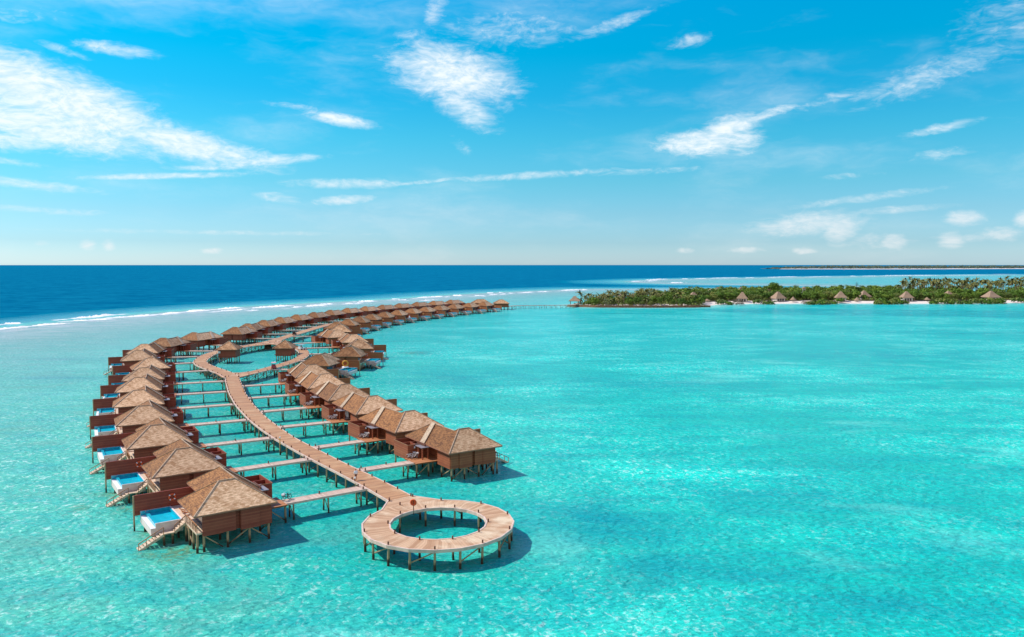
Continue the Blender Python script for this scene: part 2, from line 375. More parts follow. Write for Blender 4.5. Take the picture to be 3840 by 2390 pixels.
WALK = [(-9, 95), (-27, 120), (-48, 151), (-81, 222), (-90, 270), (-101, 330), (-100, 400), (-90, 462), (-57, 548), (-25, 600)]
def build_water():
    th = np.radians(np.linspace(-64, 64, 420)); r = np.concatenate([[4], np.geomspace(25, 3200, 380), np.geomspace(3600, 70000, 14)])
    T, Rr = np.meshgrid(th, r); P = np.c_[(Rr * np.sin(T)).ravel(), (Rr * np.cos(T)).ravel()]
    nr, nt = Rr.shape
    me = bpy.data.meshes.new('water')
    idx = np.arange(nr * nt).reshape(nr, nt)
    F = np.stack([idx[:-1, :-1], idx[:-1, 1:], idx[1:, 1:], idx[1:, :-1]], -1).reshape(-1, 4)[:, ::-1]
    me.from_pydata(np.c_[P, np.zeros(len(P))].tolist(), [], F.tolist())
    d = sdf_poly(P, DEEP); Y = P[:, 1]
    deep = sst(d, 0, 150 + np.clip(Y - 500, 0, 1000) * .12)
    flat = sst(d, -260, -20) * (1 - sst(d, 0, 25))
    wash = np.maximum(np.exp(-((d + 12) / 13.) ** 2), .6 * np.exp(-((d + 34) / 22.) ** 2))
    blue = np.zeros(len(P))
    for pl, wt, soft in (([(2520, 1161), (2900, 1157), (3840, 1166), (4600, 1172), (4600, 1196), (3840, 1193), (3500, 1186), (3150, 1184), (2850, 1178)], .8, 14),
                         ([(3000, 1245), (3500, 1238), (4200, 1250), (4200, 1262), (3400, 1256)], .3, 10), ([(2300, 1172), (2600, 1176), (2500, 1182), (2200, 1180)], .25, 8)):
        q = [tuple(at(*p)[:2]) for p in pl]; blue = np.maximum(blue, wt * sst(sdf_poly(P, q), -soft, soft))
    for px, py, hx, hy, wt in ((230, 1347, 150, 7, .9), (250, 1418, 170, 7, .9), (80, 1640, 60, 10, .5), (250, 1706, 70, 6, .6), (1590, 1322, 60, 9, .6), (1700, 1560, 40, 5, .4), (2250, 1960, 300, 90, .95), (2560, 2150, 420, 80, .8), (2900, 1850, 300, 60, .6), (3300, 2250, 260, 60, .6), (1750, 1420, 260, 40, .6), (2500, 1440, 500, 30, .5), (3300, 1330, 500, 22, .5), (1700, 2300, 300, 40, .3), (1000, 2350, 200, 40, .3)):
        a = at(px, py); b = at(px + hx, py); c_ = at(px, py + hy); sx_ = (b - a).length; sy_ = abs(c_.y - a.y)
        blue = np.maximum(blue, wt * np.exp(-((P[:, 0] - a.x) / sx_) ** 2 - ((P[:, 1] - a.y) / sy_) ** 2))
    shore = sst(sdf_poly(P, ISLAND), -26, 0)
    coral = np.zeros(len(P))
    for px, py, r_ in ((500, 1905, 2.2), (600, 2075, 2.6), (690, 2065, 3.0), (650, 2090, 2.), (430, 1848, 2.), (300, 1905, 1.3), (560, 1990, 1.6), (700, 1990, 2.2), (640, 1950, 2.), (1560, 1325, 5.)):
        a = at(px, py); coral = np.maximum(coral, .8 * np.exp(-((P[:, 0] - a.x) ** 2 + (P[:, 1] - a.y) ** 2) / r_ ** 2))
    far = sst(Y, 130, 420) * (1 - .5 * sst(-P[:, 0], 60, 160))
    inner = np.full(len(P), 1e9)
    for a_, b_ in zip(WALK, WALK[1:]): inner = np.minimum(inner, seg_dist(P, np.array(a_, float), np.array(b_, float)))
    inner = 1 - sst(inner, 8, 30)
    left = sst(-P[:, 0] - .10 * Y, -55, 60) * (1 - .55 * sst(Y, 150, 330))
    for nm, arr in (('deep', deep), ('flat', flat), ('wash', wash), ('patch', blue), ('shore', shore), ('sandy', left), ('coral', coral), ('far', far), ('far2', sst(Y, 760, 1150)), ('inner', inner)):
        me.attributes.new(nm, 'FLOAT', 'POINT').data.foreach_set('value', arr.astype(np.float32))
    me.update()
    m, N = mat('sea_water')
    A = lambda n: N.node('ShaderNodeAttribute', attribute_name=n).outputs['Fac']
    g = N.node('ShaderNodeNewGeometry').outputs['Position']
    big = N.noise(N.mapping(g, scale=(.012, .022, 1)), 1., 5, .6)
    med = N.noise(N.mapping(g, (40, 7, 0), (0, 0, R(8)), (.07, .16, 1)), 1., 5, .62)
    sml = N.noise(N.mapping(g, (3, 9, 0), (0, 0, R(-10)), (.45, .75, 1)), 1., 5, .65, .6)
    # bottom seen through the shallow water: sand, weed, coral rubble, plus painted caustic flecks
    lag = N.mix(N.ramp(big, .38, .66), (.0, .54, .44), (.0, .84, .65))
    lag = N.mix(A('sandy'), lag, (.10, .60, .44))
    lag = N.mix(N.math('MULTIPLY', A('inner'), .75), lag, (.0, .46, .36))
    lag = N.mix(N.math('MULTIPLY', A('far'), .62), lag, (.0, .48, .48))
    lag = N.mix(N.math('MULTIPLY', A('far2'), .85), lag, (.05, .33, .34))
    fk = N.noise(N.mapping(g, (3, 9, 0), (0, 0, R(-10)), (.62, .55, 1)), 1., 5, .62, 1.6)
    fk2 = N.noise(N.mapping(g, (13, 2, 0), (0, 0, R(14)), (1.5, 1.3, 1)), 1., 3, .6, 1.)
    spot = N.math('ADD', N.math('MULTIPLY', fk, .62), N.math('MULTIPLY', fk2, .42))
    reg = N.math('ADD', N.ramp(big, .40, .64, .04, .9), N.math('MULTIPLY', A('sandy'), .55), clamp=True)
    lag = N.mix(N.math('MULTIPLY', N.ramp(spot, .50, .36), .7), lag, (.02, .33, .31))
    lag = N.mix(N.math('MULTIPLY', N.ramp(spot, .535, .66), N.math('MULTIPLY', reg, N.math('SUBTRACT', 1., N.math('MULTIPLY', A('inner'), .6)))), lag, (.60, .90, .80))  # caustic sparkle of sunlight, painted into the colour as bright noise flecks
    lag = N.mix(N.ramp(N.math('ADD', med, N.math('MULTIPLY', sml, .35)), .54, .86, 0, .6), lag, (.0, .42, .42))
    weed = N.ramp(N.noise(N.mapping(g, (7, 21, 0), (0, 0, R(12)), (.045, .075, 1)), 1., 6, .68, .5), .50, .66)
    lag = N.mix(N.math('MULTIPLY', weed, .55), lag, N.mix(A('sandy'), (.0, .40, .37), (.13, .41, .33)))
    pale = N.ramp(N.noise(N.mapping(g, (17, 3, 0), (0, 0, R(-8)), (.03, .05, 1)), 1., 6, .66, .4), .54, .72)
    lag = N.mix(N.math('MULTIPLY', pale, .45), lag, (.22, .82, .68))
    heads = N.ramp(N.noise(N.mapping(g, (31, 5, 0), (0, 0, 0), (.14, .2, 1)), 1., 4, .7), .66, .74)
    lag = N.mix(N.math('MULTIPLY', heads, .7), lag, (.02, .22, .23))
    lag = N.mix(N.math('MULTIPLY', A('coral'), N.ramp(fk, .36, .6)), lag, (.13, .22, .085))
    lag = N.mix(N.math('MULTIPLY', A('patch'), N.ramp(med, .30, .58, .35, 1.)), lag, (.0, .34, .37))
    lag = N.mix(N.math('MULTIPLY', A('shore'), .6), lag, (.30, .72, .62))
    fl = N.mix(N.ramp(N.math('ADD', N.math('MULTIPLY', med, .6), N.math('MULTIPLY', sml, .5)), .38, .75), (.11, .29, .275), (.30, .41, .38))
    lag = N.mix(N.math('MULTIPLY', A('flat'), .88), lag, fl)
    dp = N.mix(N.ramp(N.math('ADD', N.math('MULTIPLY', med, .5), N.math('MULTIPLY', N.noise(N.mapping(g, scale=(.018, .05, 1)), 1., 6, .7), .5)), .38, .62), (.0, .10, .21), (.004, .19, .31))
    dcol = N.mix(N.ramp(A('deep'), 0., .75), (.0, .27, .36), dp)
    col = N.mix(N.ramp(N.math('ADD', A('deep'), N.math('MULTIPLY', N.math('SUBTRACT', med, .5), .12)), .0, .12), lag, dcol)
    ws = N.math('MULTIPLY', A('wash'), N.ramp(N.noise(N.mapping(g, scale=(.05, .12, 1)), 1., 6, .7), .32, .62))
    col = N.mix(N.math('MULTIPLY', ws, .62), col, (.56, .50, .53))
    N.set(N.p, 'Base Color', col)
    N.set(N.p, 'Roughness', N.ramp(A('deep'), 0, .5, .16, .34)); N.set(N.p, 'Specular IOR Level', N.ramp(A('deep'), 0, .5, .07, .0)); N.set(N.p, 'IOR', 1.33)
    # waves
    wvs = N.node('ShaderNodeTexVoronoi', feature='SMOOTH_F1'); 
    wn_ = N.node('ShaderNodeTexNoise'); N.set(wn_, 'Vector', N.mapping(g, scale=(.5, .7, 1))); N.set(wn_, 'Scale', 1.); N.set(wn_, 'Detail', 3.)
    wq = N.vmath('ADD', N.mapping(g, rot=(0, 0, R(20)), scale=(.85, 1.25, 1)), N.vmath('MULTIPLY', wn_.outputs['Color'], (1.6, 1.6, 0)))
    N.set(wvs, 'Vector', wq); N.set(wvs, 'Scale', 1.); N.set(wvs, 'Smoothness', .6)
    rp = N.noise(N.mapping(g, (1, 2, 0), (0, 0, R(-25)), (1.1, 2.1, 1)), 1., 5, .62, .8)
    sw = N.noise(N.mapping(g, (5, 2, 0), (0, 0, R(12)), (.10, .28, 1)), 1., 3, .5)
    hgt = N.math('ADD', N.math('MULTIPLY', wvs.outputs['Distance'], .42), N.math('ADD', N.math('MULTIPLY', rp, .52), N.math('MULTIPLY', sw, .7)))
    b = N.node('ShaderNodeBump'); N.set(b, 'Height', hgt); N.set(b, 'Strength', 1.); N.set(b, 'Distance', .85); N.l.new(b.outputs[0], N.p.inputs['Normal'])
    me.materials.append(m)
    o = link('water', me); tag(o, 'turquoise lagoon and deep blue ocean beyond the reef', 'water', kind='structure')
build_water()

def build_surf():
    S = [(0, 1236, 91, 1225, 1), (15, 1215, 81, 1212, 1.1), (111, 1223, 246, 1212, .8), (270, 1195, 433, 1181, 1.8), (352, 1200, 405, 1197, .7), (270, 1203, 330, 1200, .5), (407, 1193, 596, 1180, 1.0), (600, 1178, 672, 1173, 1.2), (696, 1169, 774, 1164, 1.7),
         (811, 1160, 896, 1154, 1.5), (834, 1166, 920, 1160, .6), (953, 1155, 1086, 1146, 1.5), (942, 1164, 960, 1163, .5), (1094, 1153, 1125, 1151, .8), (1141, 1149, 1211, 1146, 1.2), (1191, 1142, 1246, 1140, .9), (1300, 1139, 1313, 1138, .9), (1344, 1131, 1404, 1129, 1.6),
         (1340, 1137, 1354, 1136, .7), (1475, 1122, 1490, 1121, .8), (1495, 1124, 1532, 1125, .8), (1567, 1117, 1665, 1112, 1.4), (1590, 1126, 1630, 1125, .5), (1700, 1109, 1724, 1108, 1.4), (1775, 1110, 1815, 1109, .7), (1830, 1099, 1843, 1098, 1.1), (1841, 1105, 1862, 1104, .8), (1871, 1097, 1880, 1097, 1.1), (1881, 1103, 1898, 1103, .8),
         (1907, 1100, 1923, 1100, .9), (1950, 1098, 2000, 1096, .7), (2020, 1095, 2050, 1093, .7), (2100, 1090, 2176, 1087, 1.6), (2185, 1087, 2197, 1086, 1.1), (2365, 1056, 2396, 1055, 1.6), (2415, 1051, 2500, 1047, 2.3), (2425, 1055, 2460, 1053, 1.6), (2511, 1061, 2559, 1060, 1.8), (2555, 1046, 2578, 1046, 1.6),
         (2600, 1046, 2650, 1045, 1.4), (2659, 1044, 2770, 1042, 1.6), (2795, 1042, 2830, 1042, 1.3), (2870, 1041, 2989, 1038, 1.8), (3020, 1039, 3120, 1037, 1.1), (3188, 1036, 3208, 1036, 1.9), (3230, 1036, 3290, 1035, 1.2), (3295, 1034, 3518, 1033, 1.9), (3540, 1033, 3700, 1032, 1.0)]
    b = MB()
    for x0, y0, x1, y1, h in S:
        A, B = at(x0, y0), at(x1, y1); n = max(6, int((x1 - x0) / 4)); d = (B - A).normalized(); nn = Vector((d.y, -d.x, 0)); nn = nn if nn.y < 0 else -nn
        wob = random.uniform(0, 9); rows = []; h *= .8; n = max(10, int((x1 - x0) / 2))
        for k in range(n + 1):
            t = k / n; e = min(1, 5 * t, 5 * (1 - t)) ** .7
            p = A.lerp(B, t) + nn * (1.8 * math.sin(t * 7 + wob) + .9 * math.sin(t * 31 + 2 * wob) + random.uniform(-.9, .9))
            hh = h * .72 * e * random.uniform(.25, 1.15) + .02; wd = (1.8 + 1.5 * h) * (.25 + .75 * e) * random.uniform(.4, 1.5)
            rows.append([p - nn * wd * .35 + Vector((0, 0, -.05)), p + Vector((0, 0, hh)), p + nn * wd * .4 + Vector((0, 0, hh * .55)), p + nn * wd + Vector((0, 0, -.05))])
        for k in range(n):
            for j in range(3): b.quad([rows[k][j], rows[k + 1][j], rows[k + 1][j + 1], rows[k][j + 1]])
    for x0, y0, x1, y1, h in S:                              # loose shreds of foam trailing behind each breaker
        for k in range(int((x1 - x0) / 9) + 3):
            t = random.uniform(-.25, 1.25); p = at(x0 + (x1 - x0) * t, y0 + (y1 - y0) * t); p.y -= random.uniform(2, 16) * (p.y / 600); l = random.uniform(1.5, 6); w_ = random.uniform(.4, 1.3)
            q = [p + Vector((l * math.cos(a_) * random.uniform(.6, 1.2), w_ * math.sin(a_) * random.uniform(.6, 1.3) + .15 * l * math.cos(a_), .03)) for a_ in np.linspace(0, 5.5, 8)]
            c_ = p + Vector((0, 0, .16))
            for j in range(8): b.quad([c_, q[j], q[(j + 1) % 8]])
    o = b.build('surf', 'foam', smooth=True); tag(o, 'white lines of surf breaking along the outer reef', 'surf', kind='stuff')
build_surf()

STILT_ME = None
def stilt_at(p, top, parent, r=.15):
    global STILT_ME
    if STILT_ME is None:
        b = MB(); b.cyl((0, 0, -1.2), (.04, .02, 0), .15 * 1.1, .15, 8); b.cyl((.04, .02, 0), (0, 0, 2.3), .15, .135, 8); STILT_ME = b.mesh('stilt', 'stilt')
    o = link('stilt', STILT_ME, parent, (p.x, p.y, 0)); o.rotation_euler = (random.uniform(-.012, .012), random.uniform(-.012, .012), random.uniform(0, 6)); o.scale = (r / .15, r / .15, top / 2.3); return o
# ------------------------------------------------------------------ water villas
ZE, SL = 4.8, .686
def roof_mesh(mir):
    A, B, D_, V, E_, Cc = (0, 0), (10.1, 0), (10.1, 8.15), (7.1, 8.15), (7.1, 16), (0, 16)
    z = lambda t: ZE + SL * t
    M1, M2, W, W2 = (4.075, 4.075, z(4.075)), (6.025, 4.075, z(4.075)), (3.55, 12.45, z(3.55)), (3.55, 4.6, z(3.55))
    e = lambda p: (p[0], p[1], ZE)
    b = MB(); sl = math.sqrt(1 + SL * SL)
    def face(pts, ax, sgn, o0):       # uv: along the eave, up the slope
        k = 1 - ax; b.quad(pts, [(p[k] + o0 * 3.7, sgn * p[ax] * sl + o0 * 1.3) for p in pts])
    face([e(A), M1, W2, W, e(Cc)], 0, 1, 1); face([e(A), e(B), M2, M1], 1, 1, 2); face([e(B), e(D_), M2], 0, -1, 3)
    face([e(D_), e(V), W2, M1, M2], 1, -1, 4); face([e(V), e(E_), W, W2], 0, -1, 5); face([e(E_), e(Cc), W], 1, -1, 6)
    zz = 4.62
    ring = [A, B, D_, V, E_, Cc]
    for i in range(6):
        p, q = ring[i], ring[(i + 1) % 6]; b.quad([(p[0], p[1], zz), (q[0], q[1], zz), e(q), e(p)], mi=1)
    b.quad([(p[0], p[1], zz) for p in ring[::-1]], mi=1)
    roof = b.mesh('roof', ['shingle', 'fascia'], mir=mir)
    c_ = MB()
    up = Vector((0, 0, .03))
    for p, q in ((e(A), M1), (e(B), M2), (e(D_), M2), (M1, M2), (M1, W2), (W2, W), (W, e(Cc)), (W, e(E_))):
        c_.bar(Vector(p) + up, Vector(q) + up, .15, .07)
    cap = c_.mesh('ridge_cap', 'cap', mir=mir)
    s = MB()
    def P(u, v, h): return (u, v, ZE + SL * u + h)
    t0, t1, b0, b1 = (3.5, 12.55), (3.5, 11.25), (-.3, 9.75), (-.3, 8.25)
    L = 5.6
    s.hexa([P(*b1, .0), P(*t1, .0), P(*t0, .0), P(*b0, .0), P(*b1, .26), P(*t1, .24), P(*t0, .24), P(*b0, .26)], 0, [(0, 0), (0, L), (1.4, L), (1.4, 0)])
    s.hexa([(-.45, 7.5, 4.62), (-.3, 7.5, 4.62), (-.3, 10.5, 4.62), (-.45, 10.5, 4.62), (-.45, 7.5, 4.96), (-.3, 7.5, 4.96), (-.3, 10.5, 4.96), (-.45, 10.5, 4.96)], 1)
    strip = s.mesh('entry_ridge', ['strip', 'bollard'], mir=mir)
    return roof, cap, strip
def make_villa(mir, near):
    wallm = 'wall' if mir == 1 else 'wall_ocean'
    root = empty('water_villa')
    def add(name, b, m, parent=root, smooth=False): return b.build(name, m, parent, smooth, mir)
    b = MB()
    fp = [(.6, .5), (2.0, .5), (4.5, .5), (4.5, .9), (5.05, .9), (5.05, .5), (9, .5), (9, .72), (8.35, .72), (8.35, 7.6), (6.6, 7.6), (6.6, 15.4), (1.7, 15.4), (1.7, 5.0), (.6, 5.0)]
    b.prism(fp, 2.1, 4.7)
    b.box(2.1, 4.45, .36, .6, 2.02, 4.66); b.box(6.6, 8.98, .44, .6, 2.06, 4.64); b.box(.5, .7, .7, 4.9, 2.05, 4.0)
    add('wall', b, wallm)
    roof, cap, strip = RM[mir]
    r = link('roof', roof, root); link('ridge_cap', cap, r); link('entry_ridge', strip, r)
    b = MB(); b.box(8.36, 8.42, 1.3, 7.0, 2.55, 4.55); add('glass_door', b, 'glass')
    b = MB(); b.box(6.61, 6.67, 9.2, 13.2, 2.55, 4.5); add('glass_door', b, 'glass')
    b = MB(); b.box(-1.3, .8, 7.0, 10.25, 4.42, 4.52); add('entrance_canopy', b, 'canopy')
    if near:
        for (u, v) in ((-1.1, 7.15), (-1.1, 8.6), (-.1, 7.15)):
            b = MB(); b.box(u - .09, u + .09, v - .09, v + .09, 2.5, 4.42); add('canopy_post', b, wallm)
        b = MB(); b.box(1.62, 1.69, 6.6, 7.7, 2.52, 4.3); add('entrance_door', b, 'screen')
    b = MB()
    b.prism([(-3.2, 5.3), (1.65, 5.3), (1.65, 9.58), (-3.2, 9.58)], 2.3, 2.5, uvf=lambda x, y: (y, x)); add('porch_deck', b, 'porch')
    b = MB(); t = .12
    b.box(-2.6, -2.6 + t, 9.6, 15, 2.05, 4.6); b.box(-2.6 + t, 1.68, 9.6, 9.6 + t, 2.05, 4.6); b.box(-2.6 + t, 1.68, 15 - t, 15, 2.05, 4.6)
    b.box(-2.6 + t, 1.68, 12.3, 12.3 + t, 2.45, 4.5); b.box(-.9, -.9 + t, 9.72, 12.3, 2.45, 4.5); b.box(-2.6 + t, 1.68, 9.6 + t, 15 - t, 2.3, 2.42)
    add('bath_enclosure', b, wallm)
    b = MB()
    b.prism([(8.36, .73), (9.68, .73), (9.68, 14.0), (6.62, 14.0), (6.62, 7.62), (8.36, 7.62)], 2.26, 2.48); add('terrace', b, 'step')
    b = MB(); vs = [.75 + .72 * i for i in range(8)]
    for v in vs: b.box(9.58, 9.66, v - .04, v + .04, 2.48, 3.4)
    b.box(9.55, 9.69, .7, 5.85, 3.4, 3.48)
    add('railing', b, 'rail')
    # plunge pool
    b = MB()
    b.box(9.72, 13.5, 7.2, 13.75, 1.1, 1.75); b.box(12.95, 13.5, 7.2, 13.75, 1.75, 2.0)
    b.box(9.72, 12.95, 7.2, 7.34, 1.75, 2.6); b.box(9.72, 9.9, 7.34, 13.75, 1.75, 2.6); b.box(9.9, 13.5, 13.61, 13.75, 2.0, 2.6)
    pool = add('plunge_pool', b, 'concrete')
    b = MB()
    b.box(9.9, 12.8, 7.34, 7.52, 1.76, 2.58); b.box(9.9, 12.8, 13.43, 13.6, 1.76, 2.58); b.box(9.9, 10.06, 7.52, 13.43, 1.76, 2.58); b.box(12.6, 12.95, 7.34, 13.6, 1.76, 2.47); b.box(12.96, 13.48, 13.52, 13.6, 2.01, 2.58)
    add('tiled_rim', b, 'tile', pool)
    b = MB(); b.box(10.06, 12.6, 7.52, 13.43, 1.80, 2.17); b.box(10.06, 10.9, 7.52, 13.43, 2.17, 2.19); add('pool_water', b, 'poolwater', pool)
    b = MB(); b.box(12.95, 13.5, 7.2, 13.5, 2.0, 2.03); add('overflow_ledge', b, 'ledge', pool)
    # stairs to the water
    b = MB()
    def flight(u0, z0, u1, z1, n):
        for i in range(n):
            t = (i + .5) / n; uu = u0 + (u1 - u0) * t; zz = z0 + (z1 - z0) * t; b.box(uu - .17, uu + .17, 5.95, 7.05, zz - .04, zz + .04)
        for v in (5.92, 7.08): b.bar((u0, v, z0 - .1), (u1, v, z1 - .1), .08, .3)
    flight(9.7, 2.45, 11.0, 1.5, 5); flight(12.3, 1.45, 15.6, -.25, 9); b.box(11.0, 12.3, 5.9, 7.1, 1.38, 1.5)
    st = add('water_stairs', b, 'step')
    b = MB()
    for (u, z) in ((9.75, 2.45), (10.4, 1.98), (11.0, 1.5), (12.3, 1.5), (13.3, .95), (14.3, .45), (15.2, 0)): b.bar((u, 5.9, z - .1), (u, 5.9, z + .85), .07)
    b.bar((9.75, 5.9, 3.3), (11.0, 5.9, 2.35), .09); b.bar((12.3, 5.9, 2.35), (15.2, 5.9, .85), .09); add('handrail', b, 'rail', st)
    b = MB(); b.box(6.72, 14.1, 13.92, 14.04, 2.0, 4.62); b.box(6.72, 14.14, 13.88, 14.08, 4.62, 4.7); ps = add('privacy_screen', b, 'screen' if mir == 1 else 'wall_ocean')
    b = MB(); b.cyl((14.2, 13.98, -1), (14.2, 13.98, 4.66), .11); add('screen_post', b, 'stilt', ps)
    pts = [(u, v) for u in (.9, 3.3, 6.0, 8.8) for v in (.85, 4.2, 7.4)] + [(u, v) for u in (1.0, 3.8, 6.5) for v in (11.3, 15.1)] + [(-2.4, 9.8), (-2.4, 14.8), (-.6, 12.3), (-3.0, 5.6), (-.8, 5.6), (-1, 9.3)] + [(9.6, .9), (9.6, 2.6), (9.6, 4.3), (9.6, 6.0)] + [(10.1, 8), (10.1, 13), (13.1, 8), (13.1, 13), (11.2, 6.1), (12.2, 6.1)]
    if near:
        for k, (u, v) in enumerate(pts):
            top = 1.15 if 10 < u < 13.3 and v > 7 else (1.4 if v == 6.1 else 2.2)
            b = MB(); r_ = .15; b.cyl((u, v, -1.2), (u + .05 * math.sin(k), v, top), r_ * 1.1, r_, 8); add('stilt', b, 'stilt')
        for p, q in (((.9, .85, .2), (3.3, .85, 2.0)), ((3.3, .85, 2.0), (6.0, .85, .3)), ((8.8, .85, 2.0), (6.6, .85, .2)), ((.9, .9, 2.0), (.9, 4.2, .2)), ((9.6, 2.6, .4), (9.6, 6.0, 2.2)), ((-3, 5.6, .3), (-.8, 5.6, 2.1))):
            b = MB(); b.bar(p, q, .1, .14); add('brace', b, 'stilt')
        b = MB(); b.box(-2.66, -2.6, 9.55, 15.05, 4.55, 4.66); b.box(-2.6, 0, 9.53, 9.6, 4.55, 4.66); add('enclosure_coping', b, 'rail')
    else:
        for k, (u, v) in enumerate(pts):
            b = MB(); b.cyl((u, v, -1), (u, v, 1.15 if 10 < u < 13.3 and v > 7 else (1.4 if v == 6.1 else 2.2)), .16, n=6); add('stilt', b, 'stilt')
    return root
RM = {1: roof_mesh(1), -1: roof_mesh(-1)}
PROTO = {}
VILLAS = []          # (id, origin, heading of the sea side, side)
def U(a): return Vector((math.cos(R(a)), math.sin(R(a)), 0))
def frame(a, side): u = U(a); v = Vector((-u.y, u.x, 0)) * (1 if side == 'R' else -1); return u, v
LB = [(-37.9, 90.9, -144), (-50.7, 107.9, -145), (-62.7, 125.0, -148), (-73.7, 143.1, -151), (-84.1, 162.1, -154), (-93.4, 181.3, -157), (-100.7, 199.2, -157), (-108.2, 220.4, -149), (-122.1, 241.1, -156), (-130.4, 261.5, -166)]
LA = [(-125.0, 284.6, 178), (-124.4, 307.2, 163), (-116.4, 334.9, 175), (-117.4, 356.0, 181), (-117.3, 378.0, 178), (-115.9, 399.3, 175), (-113.4, 420.2, 172), (-109.6, 441.6, 169), (-105.4, 463.1, 167), (-99.9, 484.2, 163), (-92.7, 503.5, 158.5), (-85.0, 523.0, 156), (-76.5, 542.5, 154), (-66.8, 561.5, 151), (-56.6, 580.3, 149), (-45.3, 598.3, 148)]
RA = [(-10.0, 122.0, 33.5), (-20.9, 137.6, 35), (-31.3, 154.4, 30), (-40.6, 170.4, 29), (-49.5, 187.2, 27), (-57.5, 205.3, 24), (-64.2, 231.4, -10), (-59.4, 253.6, -3), (-59.6, 276.2, 8), (-65.4, 298.6, 19), (-75.6, 318.5, 30)]
RB = [(-82.0 + 10, 347.5, 8), (-78.4, 364.7, -1), (-77.5, 384.0, -5), (-75.7, 403.3, -8), (-73.4, 422.8, -10.5), (-69.6, 441.8, -13), (-64.9, 460.3, -16), (-59.2, 478.4, -19), (-52.7, 496.2, -22), (-45.6, 514.2, -24.5), (-37.5, 531.8, -27), (-28.3, 549.2, -29), (-18.3, 566.5, -30)]
lst = []
for x, y, a in LB: lst.append(('L', Vector((x, y, 0)) - 10.1 * U(a), a))
for x, y, a in LA: lst.append(('L', Vector((x, y, 0)), a))
for x, y, a in RA: lst.append(('R', Vector((x, y, 0)), a))
for x, y, a in RB: lst.append(('R', Vector((x, y, 0)) - 10.1 * U(a), a))
cnt = {'L': 0, 'R': 0}
NEARN = {'L': 12, 'R': 11}
for side, o, a in lst:
    i = cnt[side]; cnt[side] += 1; near = i < NEARN[side]
    key = (side, near); mir = 1 if side == 'R' else -1
    if key not in PROTO: r = PROTO[key] = make_villa(mir, near)
    else: r = copy_tree(PROTO[key])
    r.location = o; r.rotation_euler = (0, 0, R(a))
    row = 'ocean-side left row' if side == 'L' else 'lagoon-side right row'
    tag(r, f'brown shingle-roofed water villa on stilts, {ORD[i]} from the front in the {row}', 'water villa', 'water villas along the boardwalk')
    VILLAS.append((side, i, o, a))
def vloc(side, i, u, v, z=0):
    for s_, k, o, a in VILLAS:
        if s_ == side and k == i: uu, vv = frame(a, side); return o + uu * u + vv * v + Vector((0, 0, z)), a
    raise KeyError
def ordrow(side, i): return f'{ORD[i]} {"left" if side == "L" else "right"}-row villa'

# two larger halls closing the rows
def make_hall(loc, rz, L, W, label):
    root = empty('end_hall', loc, R(rz))
    b = MB(); b.box(.7, L - .7, .7, W - .7, 2.1, 4.8); b.box(L * .35, L * .5, .6, .72, 2.5, 4.4, 0); b.build('wall', 'wall', root)
    h = W / 2; z = 5.0; sl = math.sqrt(1 + .6 ** 2); b = MB()
    A, B, D_, E_ = (0, 0, z), (L, 0, z), (L, W, z), (0, W, z); M1, M2 = (h, h, z + .6 * h), (L - h, h, z + .6 * h)
    uv = lambda pts, ax, s_: [(p[1 - ax], s_ * p[ax] * sl) for p in pts]
    for pts, ax, s_ in (([A, B, M2, M1], 1, 1), ([B, D_, M2], 0, -1), ([D_, E_, M1, M2], 1, -1), ([E_, A, M1], 0, 1)): b.quad(pts, uv(pts, ax, s_))
    lo = [(p[0], p[1], z - .2) for p in (A, B, D_, E_)]
    for i_, (p, q) in enumerate(zip((A, B, D_, E_), (B, D_, E_, A))): b.quad([lo[i_], lo[(i_ + 1) % 4], q, p], mi=1)
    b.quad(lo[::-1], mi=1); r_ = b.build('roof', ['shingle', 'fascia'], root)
    c_ = MB()
    for p, q in ((A, M1), (B, M2), (D_, M2), (E_, M1), (M1, M2)): c_.bar(Vector(p) + Vector((0, 0, .03)), Vector(q) + Vector((0, 0, .03)), .24, .1)
    c_.build('ridge_cap', 'cap', r_)
    for u in np.linspace(1, L - 1, 5):
        for v in (1, W / 2, W - 1): stilt_at(Vector((u, v, 0)), 2.2, root, .17)
    tag(root, label, 'hall')
make_hall((-31.5, 603, 0), 6, 15, 9.5, 'long pale-roofed hall at the far end of the left villa row')
make_hall((-13.8, 597, 0), 8, 12.2, 9.5, 'pale-roofed hall on stilts where the far footbridge to the island begins')

# ------------------------------------------------------------------ boardwalks
def resample(pl, n):
    P = [Vector((p[0], p[1], 0)) for p in pl]; L = [0]
    for a, b in zip(P, P[1:]): L.append(L[-1] + (b - a).length)
    res = []
    for k in range(n):
        s_ = L[-1] * k / (n - 1); j = 0
        while j < len(P) - 2 and L[j + 1] < s_: j += 1
        t = (s_ - L[j]) / (L[j + 1] - L[j]); res.append(P[j].lerp(P[j + 1], min(1, t)))
    return res
def smooth_line(pl, n=40):
    P = [Vector((p[0], p[1], 0)) for p in pl]; P = [P[0] * 2 - P[1]] + P + [P[-1] * 2 - P[-2]]; res = []
    for i in range(1, len(P) - 2):
        for k in range(8):
            t = k / 8; a, b, c_, d_ = P[i - 1:i + 3]
            res.append(.5 * ((2 * b) + (c_ - a) * t + (2 * a - 5 * b + 4 * c_ - d_) * t * t + (3 * b - a - 3 * c_ + d_) * t ** 3))
    res.append(P[-2]); return resample(res, n)
def sides(cl, w):
    L, Rr = [], []
    for i, p in enumerate(cl):
        d = (cl[min(i + 1, len(cl) - 1)] - cl[max(i - 1, 0)]).normalized(); n = Vector((-d.y, d.x, 0)); L.append(p + n * w / 2); Rr.append(p - n * w / 2)
    return L, Rr
